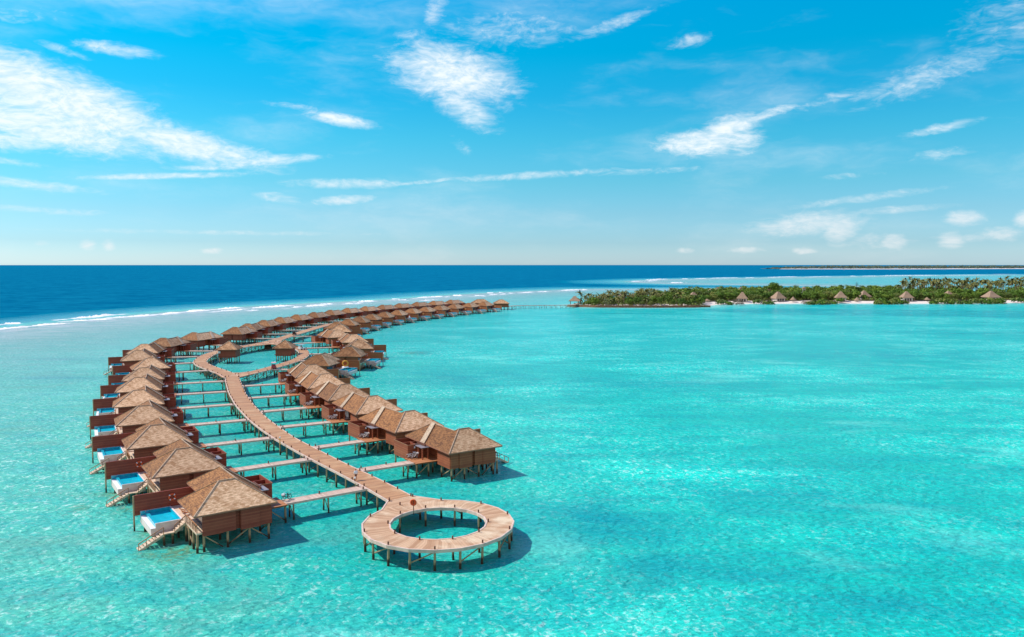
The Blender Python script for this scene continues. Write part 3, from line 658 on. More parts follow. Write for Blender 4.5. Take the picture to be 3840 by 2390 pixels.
def strip_deck(b, L, Rr, z1, th=.22):
    s_ = 0
    for i in range(len(L) - 1):
        m0 = (L[i] + Rr[i]) / 2; m1 = (L[i + 1] + Rr[i + 1]) / 2; ds = (m1 - m0).length; w0 = (L[i] - Rr[i]).length
        za, zb = Vector((0, 0, z1)), Vector((0, 0, z1 - th))
        b.quad([Rr[i] + za, Rr[i + 1] + za, L[i + 1] + za, L[i] + za], [(s_, 0), (s_ + ds, 0), (s_ + ds, w0), (s_, w0)])
        b.quad([L[i] + zb, L[i + 1] + zb, Rr[i + 1] + zb, Rr[i] + zb])
        b.quad([L[i] + za, L[i + 1] + za, L[i + 1] + zb, L[i] + zb]); b.quad([Rr[i + 1] + za, Rr[i] + za, Rr[i] + zb, Rr[i + 1] + zb]); s_ += ds
    for i in (0, len(L) - 1): b.quad([L[i] + Vector((0, 0, z1)), Rr[i] + Vector((0, 0, z1)), Rr[i] + Vector((0, 0, z1 - th)), L[i] + Vector((0, 0, z1 - th))])
def beam(pl, z0, z1, w, parent, name='edge_beam', m='edge'):
    b = MB()
    for p, q in zip(pl, pl[1:]):
        d = (q - p).normalized() * .0; b.bar(p + Vector((0, 0, (z0 + z1) / 2)) - d, q + Vector((0, 0, (z0 + z1) / 2)) + d, w, z1 - z0)
    return b.build(name, m, parent)
BOL_ME = None
def bollard(p, z, label, group):
    global BOL_ME
    if BOL_ME is None:
        b = MB(); b.cyl((0, 0, -.1), (0, 0, .36), .10, .095, 10); b.cyl((0, 0, .36), (0, 0, .41), .11, .07, 10); BOL_ME = b.mesh('bollard', 'bollard')
    o = link('bollard', BOL_ME, None, (p.x, p.y, z)); tag(o, label, 'bollard', group)
def walkway(name, L, Rr, z, label, step, m='deck', brace=False, bstep=0, blabel=None, bgroup=None, start=1):
    root = empty(name, ((L[0] + Rr[0]) / 2)); off = -root.location; L = [p + off for p in L]; Rr = [p + off for p in Rr]
    b = MB(); strip_deck(b, L, Rr, z); b.build('deck', m, root)
    li = [l.lerp(r_, .012) for l, r_ in zip(L, Rr)]; ri = [r_.lerp(l, .012) for l, r_ in zip(L, Rr)]
    for pl in (li, ri): beam(pl, z - .3, z + .035, .16, root)
    tot = sum((b_ - a).length for a, b_ in zip(L, L[1:])); n = max(2, int(tot / step) + 1)
    Ls, Rs = resample(li, n), resample(ri, n); br = MB()
    for k in range(start, n):
        for q in (Ls[k], Rs[k]): stilt_at(q, z - .12, root)
        if brace or k % 2 == 0:
            br.bar(Ls[k] + Vector((0, 0, .3)), Rs[k] + Vector((0, 0, z - .35)), .1, .13)
        if brace and k:
            br.bar(Rs[k - 1] + Vector((0, 0, .4)), Rs[k] + Vector((0, 0, z - .3)), .1, .13); br.bar(Ls[k - 1] + Vector((0, 0, z - .3)), Ls[k] + Vector((0, 0, .4)), .1, .13)
        br.bar(Ls[k] + Vector((0, 0, z - .34)), Rs[k] + Vector((0, 0, z - .34)), .14, .18)
    if br.v: br.build('bracing', 'stilt', root)
    if bstep:
        nb = int(tot / bstep) + 1; Lb, Rb = resample(L, nb), resample(Rr, nb)
        for k in range(0, nb):
            for q, q2 in ((Lb[k], Rb[k]), (Rb[k], Lb[k])): bollard(root.location + q.lerp(q2, .05), z, blabel, bgroup)
    tag(root, label, 'boardwalk'); return root
ML = [(-17.0, 104.8), (-21.2, 111), (-25.7, 117.3), (-30.3, 123.5), (-36.8, 132.3), (-44.3, 143.2), (-49.6, 151.6), (-55.4, 161.5), (-63.6, 177.3), (-71.0, 193.5), (-78.0, 210.5), (-82.7, 222.6)]
MR = [(-14.0, 107.1), (-18.1, 113.0), (-22.5, 118.9), (-27.2, 125.0), (-33.6, 133.9), (-40.4, 143.4), (-45.6, 152.0), (-51.7, 162.5), (-59.8, 178.4), (-66.9, 193.9), (-73.8, 210.6), (-78.6, 222.6)]
ml, mr = resample(ML, 30), resample(MR, 30)
walkway('boardwalk', ml, mr, 2.5, 'wide brown plank boardwalk curving between the two villa rows to the ring platform', 3.6, bstep=4.2, blabel='short dark timber bollard on the edge of the curving main boardwalk', bgroup='bollards along the main boardwalk')
MAIN = [(a + b) / 2 for a, b in zip(ml, mr)]
LC = smooth_line([(-80.6, 222.4), (-85.5, 230.5), (-92.2, 239.6), (-98.6, 248.2), (-103.6, 257.0), (-106.8, 267.2), (-109.2, 280), (-109.0, 292), (-106.6, 305), (-103.6, 317), (-101.4, 327)], 40)
RC = smooth_line([(-80.2, 222.8), (-77.6, 234), (-74.9, 248), (-73.3, 263), (-74.4, 276), (-78.2, 290), (-83.4, 301.5), (-90, 311), (-97.5, 320.5), (-101, 326.5)], 40)
FC = smooth_line([(-101.2, 326.6), (-101.5, 350), (-101, 377), (-100.2, 408), (-97, 432), (-90, 462), (-81, 492), (-69, 522), (-57, 548), (-42, 576), (-28, 597)], 60)
BC = smooth_line([(-3.5, 606), (3, 615), (15, 620), (44, 626), (52, 640), (56, 650)], 24)
l_, r_ = sides(LC, 4.2); walkway('boardwalk', l_, r_, 2.494, 'left arm of the oval boardwalk loop, passing the small roofed pavilion', 4.6, brace=True, bstep=5, blabel='short dark timber bollard on the edge of the oval boardwalk loop', bgroup='bollards on the oval loop')
l_, r_ = sides(RC, 3.7); walkway('boardwalk', l_, r_, 2.488, 'right arm of the oval boardwalk loop, carrying the parked red cart', 4.6, brace=True, bstep=5, blabel='short dark timber bollard on the edge of the oval boardwalk loop', bgroup='bollards on the oval loop')
l_, r_ = sides(FC, 4.4); walkway('boardwalk', l_, r_, 2.482, 'long straight boardwalk running away beyond the oval loop between the far villas', 8.5)
l_, r_ = sides(BC, 2.6); walkway('footbridge', l_, r_, 2.47, 'narrow far footbridge on posts linking the villa rows with the wooded island', 4.2, m='jetty')
# wedge platforms where the arms meet
def wedge(pts, z, label):
    b = MB(); o = Vector((pts[0][0], pts[0][1], 0)); b.prism([(p[0] - o.x, p[1] - o.y) for p in pts], z - .2, z, uvf=lambda x, y: (y, x)); r_ = b.build('platform', 'deck', None, loc=o); tag(r_, label, 'platform')
wedge([(-83.2, 221.9), (-78.4, 221.9), (-76.6, 229.5), (-78.6, 236.5), (-81.5, 232.2), (-84.8, 232.0), (-88.5, 236.5), (-89.2, 231.8)], 2.476, 'plank platform where the main boardwalk forks into the oval loop')
wedge([(-106.2, 316), (-103, 309), (-98.5, 316), (-90, 310.2), (-86, 308.2), (-90.5, 317.5), (-97.5, 327), (-99.5, 338), (-103.8, 338), (-104.8, 325)], 2.470, 'plank platform where the far ends of the oval loop join')

# ring platform
def ring_platform():
    cx, cy = -9.25, 95.7; root = empty('ring_platform', (cx, cy, 0)); n = 20; ro, ri = 9.46, 6.08; zt = 2.5
    ang = [R(-87 + 18 * k) for k in range(n)]
    O = [Vector((ro * math.cos(a), ro * math.sin(a), 0)) for a in ang]; I = [Vector((ri * math.cos(a), ri * math.sin(a), 0)) for a in ang]
    b = MB(); s_ = 0
    for k in range(n):
        k2 = (k + 1) % n; ds = 2.45; Z = Vector((0, 0, zt)); Zb = Vector((0, 0, zt - .2))
        b.quad([I[k] + Z, O[k] + Z, O[k2] + Z, I[k2] + Z], [(s_, 0), (s_, 3.4), (s_ + ds, 3.4), (s_ + ds, 0)])
        b.quad([I[k2] + Zb, O[k2] + Zb, O[k] + Zb, I[k] + Zb]); b.quad([O[k] + Z, O[k] + Zb, O[k2] + Zb, O[k2] + Z]); b.quad([I[k2] + Z, I[k2] + Zb, I[k] + Zb, I[k] + Z]); s_ += ds
    # flared neck to the boardwalk
    Lw, Rw = Vector((-17.0 - cx, 104.8 - cy, 0)), Vector((-14.0 - cx, 107.1 - cy, 0))
    ks = [k for k in range(n) if 90 < math.degrees(ang[k]) % 360 < 152]; ks.sort(key=lambda k: ang[k])
    pts = [O[k] for k in ks]; Z = Vector((0, 0, zt)); poly = [Rw] + [pts[0]] + pts[1:] + [Lw]
    b.quad([p + Z for p in poly[::-1]], [(p.dot(Vector((-.6, .8, 0))), p.x) for p in poly[::-1]]); b.quad([p + Z - Vector((0, 0, .2)) for p in poly])
    for p, q in ((Rw, pts[0]), (Lw, pts[-1])): b.quad([p + Z, q + Z, q + Z - Vector((0, 0, .2)), p + Z - Vector((0, 0, .2))])
    b.build('deck', 'ringdeck', root)
    for k in range(n):
        k2 = (k + 1) % n
        if not (k in ks and k2 in ks): beam([O[k], O[k2]], zt - .34, zt + .05, .2, root, 'edge_beam')
        beam([I[k], I[k2]], zt - .34, zt + .05, .2, root, 'edge_beam')
    beam([Rw, pts[0]], zt - .34, zt + .05, .2, root); beam([Lw, pts[-1]], zt - .34, zt + .05, .2, root)
    for k in range(n):
        stilt_at(O[k] * .975, zt - .12, root, .16)
        if k % 2: stilt_at(I[k] * 1.04, zt - .12, root, .15)
        b = MB(); b.bar(I[k] * 1.02 + Vector((0, 0, zt - .32)), O[k] * .98 + Vector((0, 0, zt - .32)), .16, .2); b.build('joist', 'stilt', root)
        if k % 2:
            b = MB(); b.bar(O[k] * .97 + Vector((0, 0, .8)), O[(k + 1) % n] * .97 + Vector((0, 0, zt - .35)), .1, .13); b.build('brace', 'stilt', root)
        elif k % 4 == 0:
            b = MB(); b.bar(O[k] * .96 + Vector((0, 0, .75)), I[k] * 1.05 + Vector((0, 0, zt - .4)), .1, .13); b.build('brace', 'stilt', root)
    tag(root, 'round ring-shaped plank platform on stilts with an open centre, ending the boardwalk', 'platform')
    for k in range(n):
        if k % 2 == 0:
            bollard(root.location + O[k] * .98, zt, 'short dark timber bollard on the outer edge of the ring platform', 'bollards round the outer edge of the ring')
        else: bollard(root.location + I[k] * 1.03, zt, 'short dark timber bollard on the inner edge of the ring platform', 'bollards round the inner edge of the ring')
    for q in (Lw, Rw): bollard(root.location + q * .97, zt, 'short dark timber bollard at the neck of the ring platform', 'bollards at the neck of the ring')
    # life ring station
    p = root.location + Vector((6.0 * math.cos(R(128)), 6.0 * math.sin(R(128)), zt))
    t = empty('lifebuoy_stand', p, R(-10)); b = MB(); b.cyl((0, 0, -.5), (0, 0, 1.45), .06); b.build('post', 'bollard', t)
    b = MB(); b.cyl((0, -.03, 1.15), (0, .03, 1.15), .36, n=20); b.build('back_board', 'orange', t)
    b = MB(); b.torus((0, -.09, 1.15), (0, 1, 0), .36, .1); b.build('ring', 'orange', t, True)
    tag(t, 'orange lifebuoy on a short post at the inner edge of the ring platform', 'lifebuoy')
ring_platform()

# jetties from each villa to the boardwalk
PATHS = [MAIN, LC, RC, FC]
def hit(p, d):
    best = 1e9
    for pl in PATHS:
        for a, b in zip(pl, pl[1:]):
            e = b - a; den = d.x * e.y - d.y * e.x
            if abs(den) < 1e-6: continue
            q = a - p; t = (q.x * e.y - q.y * e.x) / den; s_ = (q.x * d.y - q.y * d.x) / den
            if -.02 <= s_ <= 1.02 and 0 < t < best: best = t
    return best
for side, i, o, a in VILLAS:
    if side == 'R' and i > 11: continue
    u, v = frame(a, side); P0 = o - u * 3.1 + v * 6.95
    t = hit(P0, -u)
    if t > 60: continue
    L_ = t - (1.5 if i < 8 else 1.9)
    root = empty('jetty', P0, math.atan2(-u.y, -u.x)); z = 2.462
    b = MB(); L = [Vector((x, .95, 0)) for x in np.linspace(0, L_, 8)]; Rr = [Vector((x, -.95, 0)) for x in np.linspace(0, L_, 8)]
    strip_deck(b, L, Rr, z, .18); b.build('deck', 'jetty', root)
    for pl in (L, Rr): beam([pl[0], pl[-1]], z - .26, z + .03, .12, root, 'edge_beam', 'edge')
    if i < 12:
        n = max(2, round(L_ / 3.9))
        for k in range(n):
            x = 1.2 + (L_ - 2.4) * k / (n - 1) if n > 1 else L_ / 2
            for y in (-.8, .8): stilt_at(Vector((x, y, 0)), z - .15, root, .13)
            b = MB(); b.bar((x, -.9, z - .3), (x, .9, z - .3), .14, .16); b.bar((x, -.8, .5), (x, .8, z - .4), .08, .11); b.build('brace', 'stilt', root)
        sd_ = 1 if side == 'L' else -1
        for x, y in ((L_ - .9, -.85), (L_ - .9, .85), (L_ * .45, .85 * sd_)):
            c_, s_ = math.cos(root.rotation_euler.z), math.sin(root.rotation_euler.z)
            bollard(P0 + Vector((x * c_ - y * s_, x * s_ + y * c_, 0)), z, 'short dark timber bollard on the edge of a side jetty', 'bollards on the side jetties')
    else:
        for x in np.arange(1, L_, 2.6):
            for y in (-.8, .8): stilt_at(Vector((x, y, 0)), z - .15, root, .14)
    tag(root, f'narrow pale plank jetty leading from the boardwalk to the {ordrow(side, i)}', 'jetty', 'jetties to the villas')

# ------------------------------------------------------------------ things on the villas and boardwalks
def lifebuoy(p, nrm, m, label):
    b = MB(); stripe = lambda k: 1 if k % 5 == 0 else 0
    b.torus((0, 0, 0), nrm, .40, .12, 20, 8, stripe); o = b.build('lifebuoy', [m, 'white'], None, True, loc=p); tag(o, label, 'lifebuoy', 'lifebuoys on the privacy screens')
cols = {('L', 0): 'orange', ('L', 1): 'orange', ('R', 7): 'orange', ('R', 11): 'yellow', ('R', 12): 'red', ('R', 13): 'yellow', ('R', 14): 'yellow', ('R', 15): 'yellow', ('R', 16): 'orange', ('R', 17): 'orange', ('R', 18): 'yellow', ('R', 19): 'orange', ('R', 20): 'yellow', ('R', 21): 'yellow', ('R', 22): 'yellow', ('R', 23): 'yellow'}
for (sd_, i), m_ in cols.items():
    p, a = vloc(sd_, i, 9.5 if i < 5 else 8.6, 13.80, 3.75); u, v = frame(a, sd_)
    lifebuoy(p, -v, m_, f'{m_} lifebuoy hung on the privacy screen of the {ordrow(sd_, i)}')
def make_lounger(p, rz, label):
    t = empty('sun_lounger', p, rz)
    b = MB()
    for k in range(6): b.box(-.3, .3, -.2 + k * .2, -.04 + k * .2, .28, .33)
    b.build('seat', 'lounger', t); b = MB(); b.hexa([(-.3, -.25, .29), (.3, -.25, .29), (.3, -.9, .62), (-.3, -.9, .62), (-.3, -.23, .34), (.3, -.23, .34), (.3, -.88, .67), (-.3, -.88, .67)]); b.build('backrest', 'lounger', t)
    for x in (-.27, .27):
        for y in (-.5, .9): b = MB(); b.box(x - .03, x + .03, y - .03, y + .03, 0, .28); b.build('leg', 'lounger', t)
    tag(t, label, 'sun lounger', 'sun loungers on the villa terraces'); return t
for sd_, rng_ in (('L', range(0, 4)), ('R', (6, 7))):
    for i in rng_:
        for k in range(2):
            p, a = vloc(sd_, i, 8.6, 8.9 + k * 1.2, 2.48)
            make_lounger(p, R(a + 90), f'brown wooden sun lounger {"beside" if k == 0 else "further from"} the stairs on the {ordrow(sd_, i)} terrace')
def make_bike(p, rz, colr, label, group):
    t = empty('bicycle', p, rz)
    for x in (-.52, .52):
        b = MB(); b.torus((x, 0, .34), (0, 1, 0), .32, .035, 18, 6); w_ = b.build('wheel', 'black', t, True)
        b = MB()
        for k in range(6): a_ = math.pi * k / 6; b.bar((x - .3 * math.cos(a_), 0, .34 - .3 * math.sin(a_)), (x + .3 * math.cos(a_), 0, .34 + .3 * math.sin(a_)), .012)
        b.build('spokes', 'steel', w_)
        b = MB(); b.box(x - .3, x + .3, -.05, .05, .68, .72); b.build('mudguard', colr, t)
    b = MB()
    for p_, q in (((-.52, 0, .34), (-.05, 0, .32)), ((-.05, 0, .32), (-.2, 0, .85)), ((-.2, 0, .72), (.38, 0, .80)), ((-.05, 0, .32), (.38, 0, .72)), ((.52, 0, .34), (.36, 0, 1.0)), ((-.52, 0, .34), (-.17, 0, .72))): b.bar(p_, q, .06)
    b.build('frame', colr, t)
    b = MB(); b.bar((.34, -.28, 1.02), (.34, .28, 1.02), .05); b.build('handlebar', 'steel', t)
    b = MB(); b.hexa([(-.36, -.1, .86), (-.06, -.04, .86), (-.06, .04, .86), (-.36, .1, .86), (-.36, -.1, .93), (-.06, -.04, .92), (-.06, .04, .92), (-.36, .1, .93)]); b.build('saddle', 'black', t)
    b = MB(); b.box(.44, .74, -.17, .17, .76, .98); b.build('basket', 'white', t)
    tag(t, label, 'bicycle', group)
for i in range(6):
    for k in range(2):
        p, a = vloc('R', i, -2.15 + .25 * k, 9.2 - .75 * k, 2.5)
        make_bike(p, R(a + (8 if k else -5)), 'white' if (i + k) % 2 == 0 else 'steel', f'{"pale bicycle parked against the enclosure wall" if k == 0 else "outer of two bicycles parked on the porch"} of the {ordrow("R", i)}', 'bicycles parked at the villas')
p, a = vloc('L', 0, -3.9, 7.6, 2.47); make_bike(p, R(a + 20), 'black', 'black bicycle standing on the jetty of the nearest left-row villa', 'bicycles parked at the villas')
# pale robes and bags at the entrance of the third right villa
p, a = vloc('R', 2, .6, 7.6, 2.5)
t = empty('luggage_trolley', p, R(a)); b = MB(); b.box(-.5, .5, -.9, .9, .18, .26); b.build('platform', 'steel', t)
for y in (-.85, .85): b = MB(); b.bar((0, y, .2), (0, y, 1.9), .05); b.build('upright', 'steel', t)
b = MB(); b.bar((0, -.85, 1.9), (0, .85, 1.9), .05); b.build('hanging_rail', 'steel', t)
for k, y in enumerate((-.55, .0, .5)):
    b = MB(); b.hexa([(-.22, y - .2, .55 + .2 * k), (.22, y - .2, .55 + .2 * k), (.22, y + .2, .5 + .2 * k), (-.22, y + .2, .5 + .2 * k), (-.08, y - .12, 1.85), (.08, y - .12, 1.85), (.08, y + .12, 1.85), (-.08, y + .12, 1.85)]); o_ = b.build('white_linen', 'white', t)
tag(t, 'white linen hanging on a rack at the entrance of the third right-row villa', 'linen rack')
# entrance lamps: small white globe lights beside canopies on the right row
for i in range(4):
    p, a = vloc('R', i, -1.35, 9.5, 4.15); b = MB(); b.cyl((0, 0, -.15), (0, 0, .15), .13, n=10); b.bar((0, 0, .0), (0, .22, .0), .05)
    o_ = b.build('wall_lamp', 'white', None, True, loc=p); tag(o_, f'small white wall lamp by the entrance of the {ordrow("R", i)}', 'wall lamp', 'wall lamps at the villa entrances')
# inflatable ring on the seventh right pool
p, a = vloc('R', 6, 10.0, 12.6, 2.62); b = MB(); b.torus((0, 0, 1.0), Vector((.2, -.97, .1)), .80, .21, 24, 10); o_ = b.build('inflatable_ring', 'yellow', None, True, loc=p + Vector((0, 0, .35)))
tag(o_, 'big yellow inflatable ring standing upright at the edge of a blue plunge pool', 'pool float')
b = MB(); b.cyl((0, 0, -.02), (0, 0, .34), 1.15, 1.0, 16); o_ = b.build('pool_cushion', 'white', None, True, loc=p + Vector((0, 0, .02))); tag(o_, 'white pool float lying under the yellow inflatable ring', 'pool float')
p, a = vloc('R', 17, 9.6, 12.0, 2.5); b = MB()
for k in range(7): b.cyl((random.uniform(-.5, .5), random.uniform(-.5, .5), 0), (random.uniform(-.3, .3), random.uniform(-.3, .3), random.uniform(.5, 1.3)), .45, .2, 9)
o_ = b.build('folded_parasol', 'white', None, True, loc=p); tag(o_, 'white bundle of cloth standing on the terrace of the eighteenth right-row villa', 'parasol')

def make_cart(p, rz, body, top, label):
    t = empty('service_cart', p, rz); b = MB()
    b.hexa([(-1.3, -.62, .3), (1.3, -.62, .3), (1.3, .62, .3), (-1.3, .62, .3), (-1.3, -.62, .75), (1.2, -.58, .8), (1.2, .58, .8), (-1.3, .62, .75)]); b.box(-1.3, -.5, -.6, .6, .75, 1.25); b.build('body', body, t)
    b = MB(); b.box(-.45, .15, -.58, .58, .78, .95); b.hexa([(-.5, -.58, .95), (-.38, -.58, .95), (-.38, .58, .95), (-.5, .58, .95), (-.62, -.58, 1.45), (-.5, -.58, 1.45), (-.5, .58, 1.45), (-.62, .58, 1.45)]); b.build('seat', 'black', t)
    b = MB(); b.box(-1.35, 1.05, -.72, .72, 1.92, 2.0); b.build('roof', top, t)
    for x, y in ((-1.1, -.6), (-1.1, .6), (.95, -.6), (.95, .6)): b = MB(); b.bar((x, y, .8), (x * .95, y, 1.92), .06); b.build('roof_post', 'steel', t)
    for x in (-.9, .9):
        for y in (-.62, .62): b = MB(); b.cyl((x, y - .08, .24), (x, y + .08, .24), .24, n=12); b.build('wheel', 'black', t)
    tag(t, label, 'cart', 'carts on the boardwalks')
q = at(1027, 1383, 2.49); make_cart((q.x, q.y, 2.49), R(102), 'cartred', 'cartpink', 'red cart with pale pink roof parked on the right arm of the oval loop')
q = at(1092, 1256, 2.49); make_cart((q.x + 1.5, q.y, 2.482), R(92), 'cartdark', 'cartdark', 'dark cart with black roof on the boardwalk beyond the oval loop')
q = at(1132, 1312, 2.49); make_cart((q.x, q.y, 2.488), R(60), 'white', 'steel', 'white cart parked beside the right pavilion inside the oval loop')

# roofed pavilions inside the loop
def make_pavilion(c_, S, rz, label, ac):
    t = empty('pavilion', c_, R(rz)); h = S / 2; z = 5.0; pk = 7.7; e_ = h + .0; wv = h - .85
    b = MB(); b.box(-wv, wv, -wv, wv, 2.1, 4.95); b.build('wall', 'wall_ocean', t)
    A = [(-e_, -e_, z), (e_, -e_, z), (e_, e_, z), (-e_, e_, z)]; sl = math.hypot(e_, pk - z); b = MB()
    for k in range(4): b.quad([A[k], A[(k + 1) % 4], (0, 0, pk)], [(0 + k * 3, 0), (S + k * 3, 0), (e_ + k * 3, sl)])
    lo = [(p[0], p[1], z - .2) for p in A]
    for k in range(4): b.quad([lo[k], lo[(k + 1) % 4], A[(k + 1) % 4], A[k]], mi=1)
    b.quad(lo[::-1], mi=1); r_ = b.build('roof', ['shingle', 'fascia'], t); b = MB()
    for k in range(4): b.bar(Vector(A[k]) + Vector((0, 0, .03)), Vector((0, 0, pk + .03)), .22, .1)
    b.build('ridge_cap', 'cap', r_)
    for x in (-wv + .3, 0, wv - .3):
        for y in (-wv + .3, 0, wv - .3): stilt_at(Vector((x, y, 0)), 2.2, t, .17)
    for s_ in (-1, 1): b = MB(); b.bar((-wv + .3, s_ * (wv - .3), .3), (0, s_ * (wv - .3), 2.0), .1, .14); b.build('brace', 'stilt', t)
    b = MB(); b.box(-wv - .9, -wv - .05, -1.2, 1.2, 2.3, 2.48); b.build('landing', 'porch', t)
    if ac: b = MB(); b.box(-wv - .02, -wv + .75, -wv - .38, -wv - .02, 3.7, 4.45); b.build('cooling_unit', 'white', t)
    tag(t, label, 'pavilion')
make_pavilion((-100.6, 275.6, 0), 7.6, 4, 'square brown pavilion with hipped shingle roof beside the left arm of the oval loop', True)
make_pavilion((-82.0, 280.2, 0), 7.2, 0, 'square brown pavilion with hipped shingle roof beside the right arm of the oval loop', False)
q = at(1002, 1296, 1.6); b = MB(); b.hexa([(-1.3, -2.2, .1), (1.3, -2.2, .1), (1.5, 1.6, 2.35), (-1.5, 1.6, 2.35), (-1.3, -2.2, .2), (1.3, -2.2, .2), (1.5, 1.6, 2.45), (-1.5, 1.6, 2.45)])
t = empty('boarding_ramp', (q.x, q.y + 1, 0), R(10)); b.build('ramp_deck', 'jetty', t); b = MB()
for y, z in ((-2, .25), (-1, .85), (0, 1.45), (1, 2.0)): b.box(-1.3, 1.3, y - .05, y + .05, z, z + .06)
b.build('cleats', 'bollard', t); tag(t, 'wooden ramp leading down into the water from the far side of the loop', 'ramp')

# the walker on the boardwalk
def make_person():
    t = empty('person', (-23.45, 115.05, 2.5), R(37))        # local +y = walking direction
    def skin(name, pts, edges, m, parent, root=0, sub=2):
        me = bpy.data.meshes.new(name); me.from_pydata([p[:3] for p in pts], edges, []); me.materials.append(M[m])
        o = bpy.data.objects.new(name, me); C.objects.link(o); o.parent = parent
        sk = o.modifiers.new('skin', 'SKIN'); sk.use_smooth_shade = True
        for i, p in enumerate(pts): v = me.skin_vertices[0].data[i]; v.radius = (p[3], p[4] if len(p) > 4 else p[3]); v.use_root = i == root
        su = o.modifiers.new('sub', 'SUBSURF'); su.levels = sub; su.render_levels = sub
        return o
    body = [(0, 0, .93, .13, .10), (0, .01, 1.12, .12, .09), (0, .01, 1.32, .15, .10), (0, 0, 1.43, .09, .07), (0, .01, 1.50, .05), (0, .03, 1.58, .075, .085), (0, .03, 1.68, .075, .09),
            (.09, .02, .86, .08), (.10, .10, .48, .055), (.10, -.06, .10, .038), (.10, .06, .04, .04, .03),
            (-.09, -.02, .86, .08), (-.10, .06, .48, .055), (-.10, .22, .10, .038), (-.10, .33, .05, .04, .03),
            (.19, 0, 1.38, .055), (.23, -.06, 1.12, .042), (.24, .02, .90, .03), (.24, .05, .82, .035, .02), (.245, .075, .75, .02, .012), (.225, .075, .77, .012),
            (-.19, 0, 1.38, .055), (-.24, .04, 1.12, .042), (-.24, .14, .92, .03), (-.24, .18, .85, .035, .02), (-.245, .20, .78, .02, .012), (-.225, .21, .81, .012)]
    ed = [(0, 1), (1, 2), (2, 3), (3, 4), (4, 5), (5, 6), (0, 7), (7, 8), (8, 9), (9, 10), (0, 11), (11, 12), (12, 13), (13, 14), (2, 15), (15, 16), (16, 17), (17, 18), (18, 19), (18, 20), (2, 21), (21, 22), (22, 23), (23, 24), (24, 25), (24, 26)]
    skin('body', body, ed, 'skin', t)
    sh = [(0, 0, .86, .17, .13), (0, .01, 1.10, .165, .125), (0, .01, 1.32, .19, .13), (0, 0, 1.44, .10, .08), (.20, 0, 1.38, .085), (.25, -.06, 1.12, .07), (.255, 0, .96, .055), (-.20, 0, 1.38, .085), (-.26, .04, 1.12, .07), (-.26, .10, .98, .055)]
    skin('shirt', sh, [(0, 1), (1, 2), (2, 3), (2, 4), (4, 5), (5, 6), (2, 7), (7, 8), (8, 9)], 'shirt', t)
    so_ = [(0, 0, .92, .15, .12), (.10, .03, .82, .105), (.105, .10, .52, .085), (-.10, -.01, .82, .105), (-.105, .06, .52, .085)]
    skin('shorts', so_, [(0, 1), (1, 2), (0, 3), (3, 4)], 'shorts', t)
    skin('hair', [(0, .015, 1.60, .082, .08), (0, .01, 1.68, .088, .10), (0, .03, 1.735, .05, .06)], [(0, 1), (1, 2)], 'hair', t)
    tag(t, 'person in a loose white shirt and dark shorts walking away along the main boardwalk', 'person')
make_person()
# path lights: pale posts on the main boardwalk edge
for k, (px, py) in enumerate(((1050, 1668), (912, 1470), (1331, 1806))):
    q = at(px, py, 2.5); t = empty('path_light', (q.x, q.y, 2.5)); hh = (1.2, 1.0, .45)[k]; b = MB(); b.cyl((0, 0, 0), (0, 0, hh), .09, n=10); b.build('post', 'yellow' if k < 2 else 'bollard', t); b = MB(); b.cyl((0, 0, hh), (0, 0, hh + .22), .13, n=10); b.build('lamp_head', 'white', t)
    tag(t, ('tall pale yellow post light on the left edge of the main boardwalk', 'pale yellow post light near the fork of the boardwalk', 'short post with a white globe beside the walking person')[k], 'path light')

# ------------------------------------------------------------------ the wooded island
def poly_in(P, poly, d): return sdf_poly(np.array([P]), poly)[0] > d
def build_island():
    xs = np.arange(30, 960, 5.); ys = np.arange(618, 1010, 5.); X, Y = np.meshgrid(xs, ys); P = np.c_[X.ravel(), Y.ravel()]
    d = sdf_poly(P, ISLAND); z = np.clip(-.6 + sst(d, -14, 26) * 3.0 - .5, -1.2, 2.0) + .12 * np.sin(P[:, 0] * .31) * np.cos(P[:, 1] * .27)
    z = np.where(d < -13, -1.2, z)
    nx, ny = len(xs), len(ys); idx = np.arange(nx * ny).reshape(ny, nx); F = np.stack([idx[:-1, :-1], idx[:-1, 1:], idx[1:, 1:], idx[1:, :-1]], -1).reshape(-1, 4)
    keep = d[F].max(1) > -16; F = F[keep]
    me = bpy.data.meshes.new('island_ground'); me.from_pydata(np.c_[P, z].tolist(), [], F.tolist()); me.materials.append(M['sand']); me.materials.append(M['earth'])
    me.polygons.foreach_set('material_index', (d[F].min(1) > 17).astype(int)); me.polygons.foreach_set('use_smooth', [True] * len(F)); me.update()
    o = link('island_ground', me); tag(o, 'white sand beach and ground of the wooded island', 'island', kind='structure')
build_island()
def gz(x, y):
    d = sdf_poly(np.array([[x, y]]), ISLAND)[0]; return float(np.clip(-1.1 + sst(d, -14, 26) * 3.0, -1.2, 2.0))

